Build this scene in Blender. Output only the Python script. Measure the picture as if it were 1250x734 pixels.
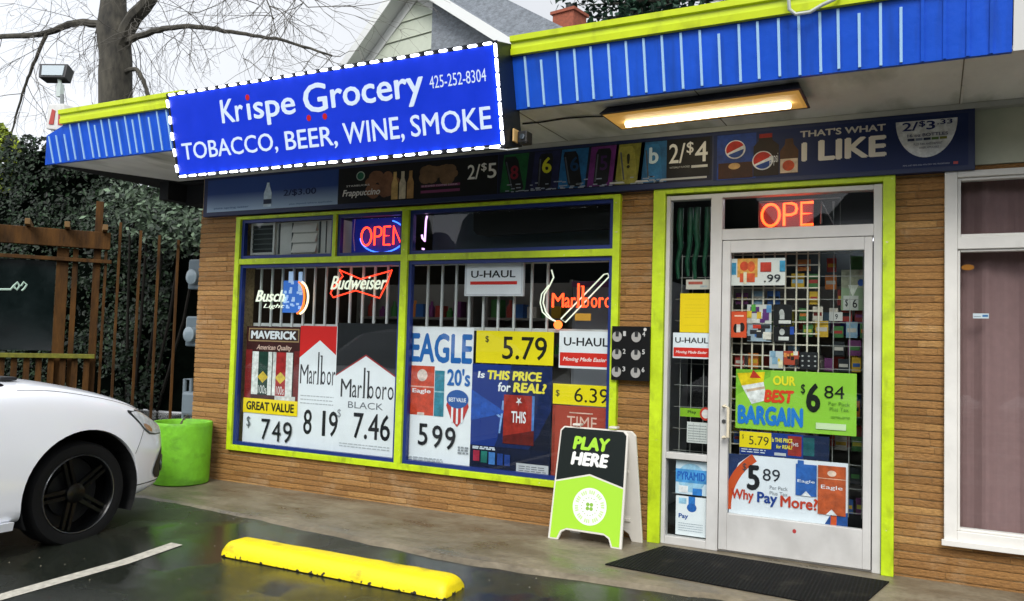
import bpy, bmesh, math, random
from mathutils import Vector, Matrix, noise
random.seed(11)
R = math.radians
for o in list(bpy.data.objects): bpy.data.objects.remove(o)
SC = bpy.context.scene
COL = SC.collection

# ------------------------------------------------------------------ camera
cam = bpy.data.cameras.new('camera')
cam.lens = 28.8; cam.sensor_width = 36; cam.sensor_fit = 'HORIZONTAL'
cam.clip_start = 0.05; cam.clip_end = 2000
camo = bpy.data.objects.new('camera', cam); COL.objects.link(camo)
yaw, pit, rol = R(27.303), R(2.855), R(1.626)
fw = Vector((-math.sin(yaw)*math.cos(pit), math.cos(yaw)*math.cos(pit), math.sin(pit)))
rt = Vector((math.cos(yaw), math.sin(yaw), 0)); up = rt.cross(fw)
r2 = rt*math.cos(rol) + up*math.sin(rol); u2 = up*math.cos(rol) - rt*math.sin(rol)
M_ = Matrix((r2, u2, -fw)).transposed().to_4x4(); M_.translation = Vector((1.337, -5.737, 1.391))
camo.matrix_world = M_
SC.camera = camo

# ------------------------------------------------------------------ light: overcast sky and a weak soft sun
SUN_EL, SUN_AZ = R(40), R(163)            # azimuth measured from +Y clockwise; light comes from the street side
w = bpy.data.worlds.new('World'); SC.world = w; w.use_nodes = True
nt = w.node_tree; nt.nodes.clear()
out = nt.nodes.new('ShaderNodeOutputWorld'); bg = nt.nodes.new('ShaderNodeBackground')
sky = nt.nodes.new('ShaderNodeTexSky'); sky.sky_type = 'NISHITA'; sky.sun_disc = False
sky.sun_elevation = SUN_EL; sky.sun_rotation = SUN_AZ
tc = nt.nodes.new('ShaderNodeTexCoord'); cn = nt.nodes.new('ShaderNodeTexNoise')
cn.inputs['Scale'].default_value = 2.2; cn.inputs['Detail'].default_value = 6
cr = nt.nodes.new('ShaderNodeValToRGB')
cr.color_ramp.elements[0].position = .3; cr.color_ramp.elements[0].color = (5.6, 5.8, 6.1, 1)
cr.color_ramp.elements[1].position = .75; cr.color_ramp.elements[1].color = (7.3, 7.4, 7.6, 1)
mx = nt.nodes.new('ShaderNodeMix'); mx.data_type = 'RGBA'; mx.inputs[0].default_value = 0.92
nt.links.new(tc.outputs['Generated'], cn.inputs['Vector']); nt.links.new(cn.outputs['Fac'], cr.inputs['Fac'])
nt.links.new(sky.outputs['Color'], mx.inputs[6]); nt.links.new(cr.outputs['Color'], mx.inputs[7])
vd = nt.nodes.new('ShaderNodeVectorMath'); vd.operation = 'DOT_PRODUCT'; vd.inputs[1].default_value = (-.25, -.85, .46)
mr = nt.nodes.new('ShaderNodeMapRange'); mr.inputs[1].default_value = -.6; mr.inputs[2].default_value = 1; mr.inputs[3].default_value = .84; mr.inputs[4].default_value = 2.1
vs_ = nt.nodes.new('ShaderNodeVectorMath'); vs_.operation = 'SCALE'
nt.links.new(tc.outputs['Generated'], vd.inputs[0]); nt.links.new(vd.outputs['Value'], mr.inputs[0]); nt.links.new(mx.outputs[2], vs_.inputs[0]); nt.links.new(mr.outputs[0], vs_.inputs['Scale'])
nt.links.new(vs_.outputs[0], bg.inputs['Color']); bg.inputs['Strength'].default_value = 0.085
nt.links.new(bg.outputs[0], out.inputs[0])
sl = bpy.data.lights.new('sun', 'SUN'); sl.energy = 1.5; sl.angle = R(24); sl.color = (1, .97, .92)
so = bpy.data.objects.new('sun', sl); COL.objects.link(so)
d = Vector((math.sin(SUN_AZ)*math.cos(SUN_EL), math.cos(SUN_AZ)*math.cos(SUN_EL), math.sin(SUN_EL)))
so.rotation_euler = d.to_track_quat('Z', 'Y').to_euler(); so.location = (0, -8, 12)
SC.view_settings.view_transform = 'Standard'; SC.view_settings.look = 'None'
SC.view_settings.gamma = 1; SC.view_settings.use_curve_mapping = False
SC.view_settings.exposure = 0.72

# ------------------------------------------------------------------ helpers
def lin(h):
    h = h.lstrip('#'); c = [int(h[i:i+2], 16)/255 for i in (0, 2, 4)]
    return tuple((x/12.92 if x <= .04045 else ((x+.055)/1.055)**2.4) for x in c) + (1,)
MATS = {}
def mat(name, col, rough=.6, metal=0, emit=None, es=0, var=0, vscale=8, bump=0, bscale=60, spec=.5, coat=0, stretch=(1, 1, 1)):
    if name in MATS: return MATS[name]
    m = bpy.data.materials.new(name); m.use_nodes = True; t = m.node_tree
    b = t.nodes['Principled BSDF']; c = lin(col) if isinstance(col, str) else tuple(col) + ((1,) if len(col) == 3 else ())
    b.inputs['Base Color'].default_value = c; b.inputs['Roughness'].default_value = rough
    b.inputs['Metallic'].default_value = metal; b.inputs['Specular IOR Level'].default_value = spec
    b.inputs['Coat Weight'].default_value = coat
    if emit is not None:
        b.inputs['Emission Color'].default_value = lin(emit) if isinstance(emit, str) else tuple(emit)+(1,)
        b.inputs['Emission Strength'].default_value = es
    if var or bump:
        tc = t.nodes.new('ShaderNodeTexCoord'); mp = t.nodes.new('ShaderNodeMapping')
        mp.inputs['Scale'].default_value = stretch; t.links.new(tc.outputs['Object'], mp.inputs[0])
    if var:
        n = t.nodes.new('ShaderNodeTexNoise'); n.inputs['Scale'].default_value = vscale; n.inputs['Detail'].default_value = 6
        n.inputs['Roughness'].default_value = .65
        t.links.new(mp.outputs[0], n.inputs['Vector'])
        r = t.nodes.new('ShaderNodeValToRGB'); e = r.color_ramp.elements
        e[0].position = .3; e[1].position = .72
        e[0].color = tuple(x*(1-var) for x in c[:3])+(1,); e[1].color = tuple(min(1, x*(1+var)) for x in c[:3])+(1,)
        t.links.new(n.outputs['Fac'], r.inputs[0]); t.links.new(r.outputs[0], b.inputs['Base Color'])
        mr = t.nodes.new('ShaderNodeMapRange'); mr.inputs[3].default_value = max(0, rough-.12); mr.inputs[4].default_value = min(1, rough+.12)
        t.links.new(n.outputs['Fac'], mr.inputs[0]); t.links.new(mr.outputs[0], b.inputs['Roughness'])
    if bump:
        n2 = t.nodes.new('ShaderNodeTexNoise'); n2.inputs['Scale'].default_value = bscale; n2.inputs['Detail'].default_value = 5
        t.links.new(mp.outputs[0], n2.inputs['Vector'])
        bp = t.nodes.new('ShaderNodeBump'); bp.inputs['Strength'].default_value = bump; bp.inputs['Distance'].default_value = .02
        t.links.new(n2.outputs['Fac'], bp.inputs['Height']); t.links.new(bp.outputs[0], b.inputs['Normal'])
    MATS[name] = m
    return m
def ink(h): return mat('print_'+h, h, .5, spec=.3, var=.05, vscale=5, bump=.04, bscale=9)
def inkp(h): return mat('photo_print_'+h, h, .5, spec=.3, var=.38, vscale=17)
def glow(h, s): return mat('glow_'+h+'_%g' % s, h, .4, emit=h, es=s)
def glass_mat(name, tint=(.95, .97, .97), rough=.0):
    m = bpy.data.materials.new(name); m.use_nodes = True; t = m.node_tree; t.nodes.clear()
    o = t.nodes.new('ShaderNodeOutputMaterial'); tr = t.nodes.new('ShaderNodeBsdfTransparent'); gl = t.nodes.new('ShaderNodeBsdfGlossy')
    fr = t.nodes.new('ShaderNodeFresnel'); mx = t.nodes.new('ShaderNodeMixShader'); fr.inputs[0].default_value = 1.45
    tr.inputs[0].default_value = tint+(1,); gl.inputs['Roughness'].default_value = rough
    ge = t.nodes.new('ShaderNodeNewGeometry'); fa = t.nodes.new('ShaderNodeMath'); fa.operation = 'SUBTRACT'; fa.inputs[0].default_value = 1
    fb = t.nodes.new('ShaderNodeMath'); fb.operation = 'MULTIPLY'; t.links.new(ge.outputs['Backfacing'], fa.inputs[1])
    t.links.new(fr.outputs[0], fb.inputs[0]); t.links.new(fa.outputs[0], fb.inputs[1])
    t.links.new(fb.outputs[0], mx.inputs[0]); t.links.new(tr.outputs[0], mx.inputs[1]); t.links.new(gl.outputs[0], mx.inputs[2]); t.links.new(mx.outputs[0], o.inputs[0])
    MATS[name] = m
    return m

ORG = {}
class MB:
    def __init__(s): s.v = []; s.f = []; s.m = []
    def poly(s, pts, m=0):
        i = len(s.v); s.v += [tuple(p) for p in pts]; s.f.append(tuple(range(i, i+len(pts)))); s.m.append(m); return s
    def hexa(s, p, m=0):       # p: bottom 4 ccw, top 4
        i = len(s.v); s.v += [tuple(q) for q in p]
        for f in ((3, 2, 1, 0), (4, 5, 6, 7), (0, 1, 5, 4), (1, 2, 6, 5), (2, 3, 7, 6), (3, 0, 4, 7)):
            s.f.append(tuple(i+k for k in f)); s.m.append(m)
        return s
    def box(s, x0, x1, y0, y1, z0, z1, m=0):
        return s.hexa([(x0, y0, z0), (x1, y0, z0), (x1, y1, z0), (x0, y1, z0), (x0, y0, z1), (x1, y0, z1), (x1, y1, z1), (x0, y1, z1)], m)
    def prism(s, pts, y0, y1, m=0, ax='y'):      # pts (x,z) ccw seen from -y
        n = len(pts); i = len(s.v)
        def P(a, b, d): return (a, d, b) if ax == 'y' else ((d, a, b) if ax == 'x' else (a, b, d))
        s.v += [P(a, b, y0) for a, b in pts] + [P(a, b, y1) for a, b in pts]
        s.f.append(tuple(i+k for k in range(n))); s.f.append(tuple(i+n+k for k in reversed(range(n)))); s.m += [m, m]
        for k in range(n):
            k2 = (k+1) % n; s.f.append((i+k, i+n+k, i+n+k2, i+k2)); s.m.append(m)
        return s
    def frame(s, x0, x1, z0, z1, t, y0, y1, m=0, tb=None, tt=None):
        tb = t if tb is None else tb; tt = t if tt is None else tt
        s.box(x0, x0+t, y0, y1, z0, z1, m); s.box(x1-t, x1, y0, y1, z0, z1, m)
        s.box(x0+t, x1-t, y0, y1, z0, z0+tb, m); s.box(x0+t, x1-t, y0, y1, z1-tt, z1, m); return s
    def tube(s, path, r, n=8, m=0, cap=True, closed=False):
        P = [Vector(p) for p in path]; N = len(P); base = len(s.v)
        rr = r if isinstance(r, (list, tuple)) else [r]*N
        prev = None
        for k in range(N):
            if closed: t = P[(k+1) % N]-P[k-1]
            else: t = P[min(k+1, N-1)]-P[max(k-1, 0)]
            if t.length < 1e-9: t = Vector((0, 0, 1))
            t.normalize()
            if prev is None:
                a = Vector((0, 0, 1)) if abs(t.z) < .9 else Vector((1, 0, 0)); x = t.cross(a).normalized()
            else:
                x = prev-t*prev.dot(t)
                x = x.normalized() if x.length > 1e-6 else t.orthogonal().normalized()
            prev = x; y = t.cross(x)
            for j in range(n):
                a = 2*math.pi*j/n; s.v.append(tuple(P[k]+(x*math.cos(a)+y*math.sin(a))*rr[k]))
        rng = N if closed else N-1
        for k in range(rng):
            k2 = (k+1) % N
            for j in range(n):
                j2 = (j+1) % n; s.f.append((base+k*n+j, base+k*n+j2, base+k2*n+j2, base+k2*n+j)); s.m.append(m)
        if cap and not closed:
            s.f.append(tuple(base+j for j in reversed(range(n)))); s.f.append(tuple(base+(N-1)*n+j for j in range(n))); s.m += [m, m]
        return s
    def lathe(s, prof, c=(0, 0, 0), n=24, m=0, ax='z', cap=True):
        base = len(s.v)
        for r, h in prof:
            for j in range(n):
                a = 2*math.pi*j/n; p = (r*math.cos(a), r*math.sin(a), h)
                if ax == 'x': p = (p[2], p[0], p[1])
                if ax == 'y': p = (p[1], p[2], p[0])
                s.v.append((p[0]+c[0], p[1]+c[1], p[2]+c[2]))
        for k in range(len(prof)-1):
            for j in range(n):
                j2 = (j+1) % n; s.f.append((base+k*n+j, base+k*n+j2, base+(k+1)*n+j2, base+(k+1)*n+j)); s.m.append(m)
        if cap:
            if prof[0][0] > 1e-5: s.f.append(tuple(base+j for j in reversed(range(n)))); s.m.append(m)
            if prof[-1][0] > 1e-5: s.f.append(tuple(base+(len(prof)-1)*n+j for j in range(n))); s.m.append(m)
        return s
    def disc(s, cx, cz, rx, rz, y0, y1, n=28, m=0, a0=0, a1=360):
        k = n if abs(a1-a0-360) < 1e-3 else n+1
        pts = [(cx+rx*math.cos(R(a0+(a1-a0)*i/n)), cz+rz*math.sin(R(a0+(a1-a0)*i/n))) for i in range(k)]
        return s.prism(pts, y0, y1, m)
    def xf(s, mx):
        s.v = [tuple(mx @ Vector(p)) for p in s.v]; return s

def link(name, me, mats, parent=None, org=None):
    o = bpy.data.objects.new(name, me); COL.objects.link(o)
    for m in (mats if isinstance(mats, (list, tuple)) else [mats]): me.materials.append(m)
    if parent is not None:
        off = ORG[parent.name] if org is None else org
        o.parent = parent; ORG[o.name] = off.copy()
    else:
        xs = [v.co.x for v in me.vertices]; ys = [v.co.y for v in me.vertices]; zs = [v.co.z for v in me.vertices]
        off = Vector(((min(xs)+max(xs))/2, (min(ys)+max(ys))/2, min(zs))); o.location = off; ORG[o.name] = off.copy()
    me.transform(Matrix.Translation(-off))
    return o
def obj(name, mb, mats, parent=None, smooth=False, bevel=0, fixn=True):
    me = bpy.data.meshes.new(name); me.from_pydata(mb.v, [], mb.f)
    for p, m in zip(me.polygons, mb.m): p.material_index = m
    if fixn:
        bm = bmesh.new(); bm.from_mesh(me); bmesh.ops.recalc_face_normals(bm, faces=bm.faces); bm.to_mesh(me); bm.free()
    if smooth:
        for p in me.polygons: p.use_smooth = True
    me.update()
    o = link(name, me, mats, parent)
    if smooth and smooth != 'all':
        try: me.set_sharp_from_angle(angle=R(40))
        except Exception: pass
    if bevel:
        b = o.modifiers.new('bevel', 'BEVEL'); b.width = bevel; b.segments = 2; b.limit_method = 'ANGLE'; b.angle_limit = R(40)
    return o
def tag(o, label=None, cat=None, group=None, kind=None):
    if label: o['label'] = label
    if cat: o['category'] = cat
    if group: o['group'] = group
    if kind: o['kind'] = kind
    return o
def empty(name, loc, label, cat, group=None, rot=None):
    o = bpy.data.objects.new(name, None); COL.objects.link(o); o.location = loc; o.empty_display_size = .1
    if rot: o.rotation_euler = rot; ORG[o.name] = Vector((0, 0, 0))      # children of a rotated root use local coordinates
    else: ORG[o.name] = Vector(loc)
    return tag(o, label, cat, group)
TXT = {}
def text_mesh(s, bold, shear, spacing):
    k = (s, bold, shear, spacing)
    if k not in TXT:
        cu = bpy.data.curves.new('text', 'FONT'); cu.body = s; cu.size = 1; cu.shear = shear; cu.resolution_u = 3
        cu.space_character = spacing; cu.fill_mode = 'BOTH'; cu.extrude = .004
        ob = bpy.data.objects.new('text', cu); COL.objects.link(ob)
        dg = bpy.context.evaluated_depsgraph_get(); dg.update()
        me = bpy.data.meshes.new_from_object(ob.evaluated_get(dg), depsgraph=dg)
        vs0 = [tuple(v.co) for v in me.vertices]; fs0 = [tuple(p.vertices) for p in me.polygons]; vs = []; fs = []
        for k_, (dx, dz) in enumerate([(0, 0)] + ([(bold, 0), (-bold, 0), (0, bold*.8), (0, -bold*.8), (bold*.6, bold*.5), (-bold*.6, -bold*.5)] if bold > 0 else [])):
            n0 = len(vs); vs += [(a+dx, b+dz, c, 1+.1*k_) for a, b, c in vs0]; fs += [tuple(n0+q for q in f) for f in fs0]
        bpy.data.objects.remove(ob); bpy.data.curves.remove(cu); bpy.data.meshes.remove(me)
        TXT[k] = (vs, fs)
    return TXT[k]
def txt(s, x0, x1, z0, z1, y, m, parent, bold=0, shear=0, name='lettering', th=.0006, spacing=1, slope=0):
    vs, fs = text_mesh(s, bold, shear, spacing)
    ax = min(v[0] for v in vs); bx = max(v[0] for v in vs); az = min(v[1] for v in vs); bz = max(v[1] for v in vs)
    sx = (x1-x0)/(bx-ax); sz = (z1-z0)/(bz-az)
    mb = MB(); mb.v = [(x0+(v[0]-ax)*sx, y-th*v[3] if v[2] > 0 else y, z0+(v[1]-az)*sz+slope*(v[0]-ax)*sx) for v in vs]
    mb.f = [f for f in fs]; mb.m = [0]*len(fs)
    return obj(name, mb, m, parent, fixn=False)

# ------------------------------------------------------------------ materials
GREEN = mat('lime_paint', '#b9d414', .45, var=.16, vscale=9, bump=.12, bscale=45)
YCAP = mat('lime_metal_cap', '#c6d80e', .42, var=.08, vscale=4)
BLUEP = mat('blue_fascia_paint', '#0652cf', .45, var=.14, vscale=3, bump=.08, bscale=30)
BATT = mat('pale_blue_batten', '#a3cdf0', .5)
SIGNB = mat('sign_blue_vinyl', '#0634d4', .35, var=.10, vscale=3, bump=.12, bscale=3)
WHITEP = mat('white_paint', '#dcdad4', .5, var=.06, vscale=6)
ALU = mat('painted_aluminium', '#c4c3c0', .42, var=.10, vscale=3)
NAVY = mat('navy_trim', '#122a70', .4)
DNAVY = mat('navy_vinyl', '#0d1f4a', .45)
BLACK = mat('matte_black', '#0c0d0f', .5)
RUBBER = mat('black_rubber', '#0b0c0c', .8, spec=.2, var=.2, vscale=30, bump=.3, bscale=200)
GLASS = glass_mat('window_glass')
GLASSD = glass_mat('dim_glass', (.5, .52, .52))
DARKIN = mat('dark_interior', '#33393a', .8, var=.3, vscale=2)
WOOD = mat('stained_wood', '#4a3012', .75, spec=.2, var=.65, vscale=9, stretch=(1, 1, .2), bump=.3, bscale=40)
WOODG = mat('mossy_wood', '#6b6a1a', .8, var=.4, vscale=10)

def concrete_material():
    m = mat('wet_concrete', '#93876f', .55, bump=.12, bscale=90); t = m.node_tree; b = t.nodes['Principled BSDF']
    tc = t.nodes.new('ShaderNodeTexCoord')
    n1 = t.nodes.new('ShaderNodeTexNoise'); n1.inputs['Scale'].default_value = 1.3; n1.inputs['Detail'].default_value = 7; n1.inputs['Roughness'].default_value = .7
    n2 = t.nodes.new('ShaderNodeTexNoise'); n2.inputs['Scale'].default_value = 25; n2.inputs['Detail'].default_value = 5
    mp = t.nodes.new('ShaderNodeMapping'); mp.inputs['Scale'].default_value = (1, 2.2, 1)
    t.links.new(tc.outputs['Object'], mp.inputs[0]); t.links.new(mp.outputs[0], n1.inputs['Vector']); t.links.new(tc.outputs['Object'], n2.inputs['Vector'])
    r = t.nodes.new('ShaderNodeValToRGB'); e = r.color_ramp.elements
    e[0].position = .30; e[0].color = lin('#4a463c'); e[1].position = .47; e[1].color = lin('#756c5b')
    e2 = r.color_ramp.elements.new(.70); e2.color = lin('#948a74')
    t.links.new(n1.outputs['Fac'], r.inputs[0])
    mx = t.nodes.new('ShaderNodeMix'); mx.data_type = 'RGBA'; mx.blend_type = 'MULTIPLY'; mx.inputs[0].default_value = .45
    r2 = t.nodes.new('ShaderNodeValToRGB'); r2.color_ramp.elements[0].position = .35; r2.color_ramp.elements[0].color = (.55, .54, .52, 1); r2.color_ramp.elements[1].position = .6
    t.links.new(n2.outputs['Fac'], r2.inputs[0]); t.links.new(r.outputs[0], mx.inputs[6]); t.links.new(r2.outputs[0], mx.inputs[7])
    t.links.new(mx.outputs[2], b.inputs['Base Color'])
    mr = t.nodes.new('ShaderNodeMapRange'); mr.inputs[1].default_value = .3; mr.inputs[2].default_value = .6; mr.inputs[3].default_value = .12; mr.inputs[4].default_value = .6
    t.links.new(n1.outputs['Fac'], mr.inputs[0]); t.links.new(mr.outputs[0], b.inputs['Roughness'])
    return m
CONC = concrete_material()
def asphalt_material():
    m = mat('wet_asphalt', '#15171a', .4, bump=.35, bscale=160); t = m.node_tree; b = t.nodes['Principled BSDF']
    tc = t.nodes.new('ShaderNodeTexCoord')
    n1 = t.nodes.new('ShaderNodeTexNoise'); n1.inputs['Scale'].default_value = .9; n1.inputs['Detail'].default_value = 5
    n2 = t.nodes.new('ShaderNodeTexNoise'); n2.inputs['Scale'].default_value = 120; n2.inputs['Detail'].default_value = 3
    t.links.new(tc.outputs['Object'], n1.inputs['Vector']); t.links.new(tc.outputs['Object'], n2.inputs['Vector'])
    r = t.nodes.new('ShaderNodeValToRGB'); e = r.color_ramp.elements
    e[0].position = .35; e[0].color = lin('#0d1010'); e[1].position = .72; e[1].color = lin('#34382f')
    t.links.new(n2.outputs['Fac'], r.inputs[0]); t.links.new(r.outputs[0], b.inputs['Base Color'])
    mr = t.nodes.new('ShaderNodeMapRange'); mr.inputs[1].default_value = .42; mr.inputs[2].default_value = .62; mr.inputs[3].default_value = .05; mr.inputs[4].default_value = .4
    t.links.new(n1.outputs['Fac'], mr.inputs[0]); t.links.new(mr.outputs[0], b.inputs['Roughness'])
    bp = [n for n in t.nodes if n.type == 'BUMP'][0]
    mr2 = t.nodes.new('ShaderNodeMapRange'); mr2.inputs[1].default_value = .42; mr2.inputs[2].default_value = .62; mr2.inputs[3].default_value = .06; mr2.inputs[4].default_value = .55
    t.links.new(n1.outputs['Fac'], mr2.inputs[0]); t.links.new(mr2.outputs[0], bp.inputs['Strength'])
    return m
ASPH = asphalt_material()
def brick_material():
    m = bpy.data.materials.new('roman_brick'); m.use_nodes = True; t = m.node_tree; b = t.nodes['Principled BSDF']
    g = t.nodes.new('ShaderNodeNewGeometry'); tc = t.nodes.new('ShaderNodeTexCoord')
    r = t.nodes.new('ShaderNodeValToRGB'); e = r.color_ramp.elements
    e[0].position = 0; e[0].color = lin('#86602f'); e[1].position = 1; e[1].color = lin('#b68d54')
    for p, c in ((.15, '#956c3a'), (.4, '#9f7643'), (.6, '#a77c45'), (.85, '#9a703d')):
        q = r.color_ramp.elements.new(p); q.color = lin(c)
    t.links.new(g.outputs['Random Per Island'], r.inputs[0])
    mp = t.nodes.new('ShaderNodeMapping'); mp.inputs['Scale'].default_value = (5, 1, 13)
    n = t.nodes.new('ShaderNodeTexNoise'); n.inputs['Scale'].default_value = 7; n.inputs['Detail'].default_value = 8; n.inputs['Roughness'].default_value = .7
    t.links.new(tc.outputs['Object'], mp.inputs[0]); t.links.new(mp.outputs[0], n.inputs['Vector'])
    r2 = t.nodes.new('ShaderNodeValToRGB'); r2.color_ramp.elements[0].position = .3; r2.color_ramp.elements[0].color = (.42, .36, .3, 1); r2.color_ramp.elements[1].position = .65; r2.color_ramp.elements[1].color = (1.25, 1.2, 1.1, 1)
    t.links.new(n.outputs['Fac'], r2.inputs[0])
    mx = t.nodes.new('ShaderNodeMix'); mx.data_type = 'RGBA'; mx.blend_type = 'MULTIPLY'; mx.inputs[0].default_value = .75
    t.links.new(r.outputs[0], mx.inputs[6]); t.links.new(r2.outputs[0], mx.inputs[7])
    # pale efflorescence stains with a shape of their own
    n3 = t.nodes.new('ShaderNodeTexNoise'); n3.inputs['Scale'].default_value = 2.1; n3.inputs['Detail'].default_value = 9; n3.inputs['Roughness'].default_value = .75
    t.links.new(tc.outputs['Object'], n3.inputs['Vector'])
    r3 = t.nodes.new('ShaderNodeValToRGB'); r3.color_ramp.elements[0].position = .54; r3.color_ramp.elements[1].position = .72; r3.color_ramp.elements[1].color = (.5, .5, .5, 1)
    t.links.new(n3.outputs['Fac'], r3.inputs[0])
    m2 = t.nodes.new('ShaderNodeMix'); m2.data_type = 'RGBA'; t.links.new(r3.outputs[0], m2.inputs[0]); t.links.new(mx.outputs[2], m2.inputs[6]); m2.inputs[7].default_value = lin('#bfa988')
    t.links.new(m2.outputs[2], b.inputs['Base Color'])
    b.inputs['Roughness'].default_value = .7
    bp = t.nodes.new('ShaderNodeBump'); bp.inputs['Strength'].default_value = 1; bp.inputs['Distance'].default_value = .012
    t.links.new(n.outputs['Fac'], bp.inputs['Height']); t.links.new(bp.outputs[0], b.inputs['Normal'])
    return m
BRICK = brick_material()
MORTAR = mat('brick_mortar', '#a08a66', .9, var=.4, vscale=40)

# ------------------------------------------------------------------ ground
def gz(y):          # the lot falls away from the shop
    pts = [(-400, -.35), (-20, -.3), (-3, -.125), (-2.1, -.105), (-1.6, -.066), (-.85, -.016), (0, -.016), (400, -.016)]
    for (a, za), (b, zb) in zip(pts, pts[1:]):
        if a <= y <= b: return za+(zb-za)*(y-a)/(b-a)
    return -.3
mb = MB()
xs = [-400, -60, -20, -10, -6, -3, 0, 3, 6, 20, 60, 400]; ys = [-400, -60, -20, -8, -4, -3, -2.5, -2.1, -1.85, -1.6, -1.35, -1.1, -.85, -.3, 0, 5, 20, 60, 400]
for i in range(len(xs)-1):
    for j in range(len(ys)-1):
        mb.poly([(xs[i], ys[j], gz(ys[j])), (xs[i+1], ys[j], gz(ys[j])), (xs[i+1], ys[j+1], gz(ys[j+1])), (xs[i], ys[j+1], gz(ys[j+1]))])
tag(obj('parking_lot', mb, ASPH), kind='structure')
# sidewalk: concrete strip with a worn irregular front edge
mb = MB(); N = 120; rows = []
for i in range(N+1):
    x = -6.6+i*(11.0/N)
    ey = -0.90 - .22*max(0, min(1, (x+4.2)/2.8)) + .10*max(0, min(1, (x+1.2)/1.4)) - .25*max(0, min(1, (-4.6-x)/1.5))
    e = ey+.035*noise.noise((x*1.7, 0, 3))+.018*noise.noise((x*6, 0, 9))
    rows.append([(x, .6, 0), (x, -.3, 0), (x, e+.10, -.001), (x, e+.02, -.008), (x, e-.03, gz(e-.03)-.004)])
for i in range(N):
    for k in range(4): mb.poly([rows[i][k+1], rows[i+1][k+1], rows[i+1][k], rows[i][k]])
tag(obj('sidewalk', mb, CONC, smooth='all'), kind='structure')
# parking line
mb = MB(); yy = [-1.68, -1.85, -2.1, -2.5, -3, -4, -6.5]
for a, b in zip(yy, yy[1:]):
    fa = -.035*(a+1.68)*0; mb.poly([(-3.36, b, gz(b)+.004), (-3.25, b, gz(b)+.004), (-3.25, a, gz(a)+.004), (-3.36, a, gz(a)+.004)])
tag(obj('parking_line', mb, mat('worn_white_line', '#b9b5a8', .6, var=.3, vscale=25, bump=.2)), kind='structure')

mb = MB(); rg = random.Random(77)
for _ in range(420):
    x = -5.6+7.2*rg.random(); y = -.95-1.6*rg.random()**2 if rg.random() < .75 else -.1-.75*rg.random()
    r_ = rg.uniform(.002, .007); zz = max(gz(y), -.004 if y > -.9 else -1)
    P_ = [(x+r_*math.cos(a)*rg.uniform(.7, 1.2), y+r_*math.sin(a)*rg.uniform(.7, 1.2)) for a in [i*1.047 for i in range(6)]]
    k0 = len(mb.v); mb.v += [(a, b, zz-.001) for a, b in P_]+[(x+rg.uniform(-.001, .001), y, zz+r_*.8)]
    for q in range(6): mb.f.append((k0+q, k0+(q+1) % 6, k0+6)); mb.m.append(0)
tag(obj('grit', mb, mat('grit_stone', '#77705f', .8, var=.5, vscale=60)), 'scattered pale grit on the wet asphalt and sidewalk', 'grit', kind='stuff')
# far side of the street behind the viewer: unseen trees added so the shop glass reflects less sky
mb = MB(); rt_ = random.Random(6)
for i in range(70):
    x = -60+i*1.75; hh = 7.5+3.5*noise.noise((x*.15, 0, 0))+rt_.random()*2; r_ = 2.2+rt_.random()
    mb.lathe([(.3, 0), (r_*.9, 1.2), (r_, hh*.4), (r_*.75, hh*.75), (.2, hh)], (x, -27+rt_.random()*3, -.3), 9)
mb.v = [(a+.5*noise.noise((a, b, c)), b+.5*noise.noise((b, c, a)), c) for a, b, c in mb.v]
tag(obj('unseen_tree_line', mb, mat('far_foliage', '#1c2a1e', .9, var=.5, vscale=2)), 'unseen dark line of trees added across the street for the glass to reflect', 'trees', kind='stuff')

# ------------------------------------------------------------------ the shop
shop = empty('grocery_shop', (-1.6, 3, 0), 'low flat-roofed tan brick corner grocery with blue fascia and lime trim', 'shop')
OPEN = [(-4.56, -.755, .33, 2.475), (-.435, 1.082, -.1, 2.49), (1.41, 3.3, .285, 2.49)]
X0, X1, ZT = -5.1, 4.2, 2.93
# brick courses
mb = MB(); p = .047; z = -.03; rnd = random.Random(3)
while z < 2.56:
    za, zb = z, z+p-.006; zm = (za+zb)/2
    iv = [(X0, X1)]
    for (a, b, c, dd) in OPEN:
        if c < zm < dd:
            iv = [q for (s, e) in iv for q in ((s, min(e, a)), (max(s, b), e)) if q[1]-q[0] > .01]
    cuts = []; x = X0-rnd.random()*.4
    while x < X1: cuts.append(x); x += rnd.choice((.29, .39, .40, .5, .6))
    cuts.append(X1+1)
    for s, e in iv:
        for a, b in zip(cuts, cuts[1:]):
            u, v = max(a, s), min(b-.002, e)
            if v-u < .012: continue
            f = -.001-rnd.random()*.005; dz = rnd.uniform(-.0015, .0015); ns = max(1, int((v-u)/.07))
            i0 = len(mb.v)
            for k in range(ns+1):
                xx = u+(v-u)*k/ns; fj = f+rnd.uniform(-.0025, .0025); a0 = za+dz+rnd.uniform(-.0018, .0018); b0 = zb+dz+rnd.uniform(-.0022, .0022)
                mb.v += [(xx, .04, a0), (xx, fj+.0008, a0), (xx, fj-.0012, a0+.007), (xx, fj-.0012, b0-.006), (xx, fj+.0006, b0), (xx, .04, b0)]
            for k in range(ns):
                for q in range(5): mb.f.append((i0+k*6+q, i0+k*6+6+q, i0+k*6+7+q, i0+k*6+1+q)); mb.m.append(0)
            mb.f.append(tuple(i0+q for q in range(6))); mb.f.append(tuple(i0+ns*6+q for q in reversed(range(6)))); mb.m += [0, 0]
    z += p
brick = obj('brick_wall', mb, BRICK, shop)
mb = MB()      # wall core with openings
def core(x0, x1, z0, z1): mb.box(x0, x1, .006, .2, z0, z1)
core(X0+.004, -4.56, -.03, ZT); core(-.755, -.435, -.03, ZT); core(1.082, 1.41, -.03, ZT); core(3.3, X1, -.03, ZT)
for a, b, c, dd in OPEN:
    if c > 0: core(a, b, -.03, c)
    core(a, b, dd, ZT)
obj('wall_core', mb, MORTAR, shop)
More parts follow.
